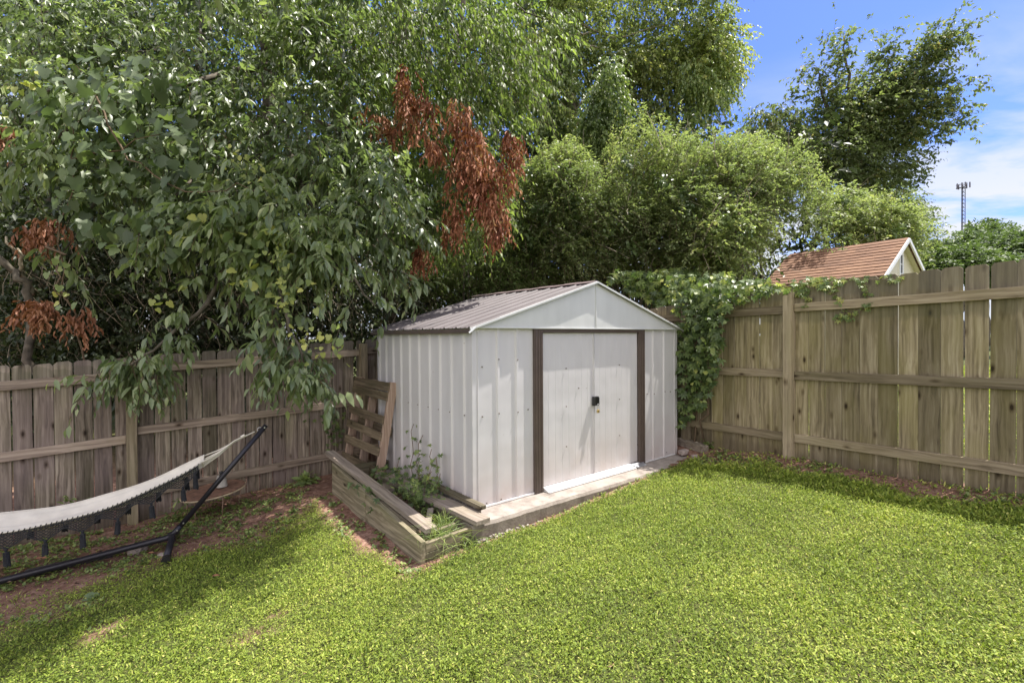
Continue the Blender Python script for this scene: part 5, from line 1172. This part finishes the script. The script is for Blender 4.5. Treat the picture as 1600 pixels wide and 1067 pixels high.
rn = np.clip(-.02+.62*fbm(x, y, 1.1, 51)+.28*fbm(x, y, 7.0, 53)+rng.normal(0, .24, n), 0, .95); rn = np.where(rng.random(n) < .025, 1.0, rn)
Pg = np.stack([x, y, z], -1); Ng = nrm(UP+rng.normal(0,.35,(n,3))); br = rng.random(n) < .45
D = np.where(br[:, None], nrm(D*np.array([1, 1, .45])), D)
c = Cloud(); c.add(Pg[~br], D[~br], Ng[~br], sz[~br], rn[~br]); cb_ = Cloud(); cb_.add(Pg[br]+np.array([0,0,.006]), D[br], Ng[br], sz[br]*.62, rn[br])
o = cb_.build('clover', (np.array([(0,0,0),(.5,.3,.06),(.5,-.3,.06),(1,0,-.05)]), [(0,1,3),(0,3,2)]), M['grass']); tag(o, 'tiny broad leaves of clover like ground cover between the grass', 'clover', kind='stuff')
T_G = (np.array([(0,.04,0),(0,-.04,0),(.45,.115,.03),(.45,-.115,.03),(1,0,-.12)], float), [(0,2,3,1),(2,4,3)])
o = c.build('grass', T_G, M['grass']); tag(o, 'dense low weedy lawn grass covering the yard', 'grass', kind='stuff')
print('grass', n)
# longer wisps
x, y, dl, dr = lawnpts(5200, -4.5, 4.6, 1.4, 6.5); S_ = soil(x, y); k = (S_ < .5) & (rng.random(len(x)) < np.where(dr < .9, .9, .22)+.5*(dl < 2.2)*(dl > 1.1)); x, y = x[k], y[k]
e0 = None
o = longblades(np.stack([x, y, G(x, y)], -1), len(x), .085, .0026, M['grass'], None, 'tall_grass', sp=.7); tag(o, 'scattered longer grass wisps standing in the lawn', 'grass', kind='stuff')
# weeds on the bare soil
x, y, dl, dr = lawnpts(26000, -5, 4.6, 2.2, 7.4); S_ = soil(x, y); f_ = fbm(x, y, 2.6, 61)
k = (S_ > .35) & (rng.random(len(x)) < np.clip((f_-.36)*5, 0, 1)*.9); x, y = x[k][:7000], y[k][:7000]; n = len(x); c = Cloud()
m_ = 7; xx = np.repeat(x, m_); yy = np.repeat(y, m_); az = rng.uniform(0, 6.28, n*m_); elv = rng.uniform(.05, .9, n*m_)
D = np.stack([np.cos(az)*np.cos(elv), np.sin(az)*np.cos(elv), np.sin(elv)], -1)
c.add(np.stack([xx, yy, G(xx, yy)+.004], -1)+D*rng.uniform(0,.02,(n*m_,1)), D, nrm(UP+rng.normal(0,.3,(n*m_,3))), rng.uniform(.010,.030,n*m_), rng.random(n*m_))
o = c.build('weeds', T_ROUND, M['weed']); tag(o, 'small round leaved weeds scattered over the bare soil by the fences', 'weeds', kind='stuff')
# leaf litter
x, y, dl, dr = lawnpts(60000, -5, 4.8, 1.6, 7.4); S_ = soil(x, y); k = rng.random(len(x)) < S_*.42+.012; x, y = x[k], y[k]; n = len(x); c = Cloud()
az = rng.uniform(0, 6.28, n); D = np.stack([np.cos(az), np.sin(az), rng.normal(0, .18, n)], -1)
c.add(np.stack([x, y, G(x, y)+rng.uniform(.004, .02, n)], -1), D, nrm(UP+rng.normal(0,.3,(n,3))), rng.uniform(.008, .034, n)*(1+1.0*(rng.random(n) < .05)), rng.random(n)**1.3)
o = c.build('leaf_litter', T_CURL, M['litter']); tag(o, 'reddish brown leaf litter and wood chips on the bare soil', 'litter', kind='stuff')
for px, py, m, s, lab in ((133,938,'grape',.085,'single big green leaf lying on the bare soil patch'), (52,878,'deadl',.10,'orange fallen leaf lying below the hammock tassels'), (230,868,'deadl',.05,'small red leaf lying by the pale flat stone'), (330,905,'deadl',.06,'small orange leaf lying at the edge of the lawn')):
    p = groundpix(px, py)+np.array([0,0,.02]); e = None; c = Cloud(); c.add(p[None], nrm(np.array([[.9,.3,.1]])), nrm(np.array([[.1,-.3,1.0]])), np.array([s]), np.array([.6])); o = c.build('fallen_leaf', T_GRAPE if m == 'grape' else T_CURL, M[m]); tag(o, lab, 'leaf')
x = rng.uniform(2, 13, 60000); y = rng.uniform(3, 16, 60000); dr = (x-FR0[0])*FRN[0]+(y-FR0[1])*FRN[1]; k = dr < -.1; x, y = x[k], y[k]; n = len(x); az = rng.uniform(0, 6.28, n); elv = rng.uniform(.3, 1.3, n)
c = Cloud(); c.add(np.stack([x, y, G(x, y)], -1), np.stack([np.cos(az)*np.cos(elv), np.sin(az)*np.cos(elv), np.sin(elv)], -1), nrm(UP+rng.normal(0,.35,(n,3))), rng.uniform(.05, .1, n), .4+.6*rng.random(n))
o = c.build('grass', T_G, M['grass']); tag(o, 'bright lawn of the neighbouring yard glimpsed through the fence gaps', 'grass', kind='stuff')
# neighbour's lawn is part of the ground sheet; its bright blades show in the gaps of the right fence
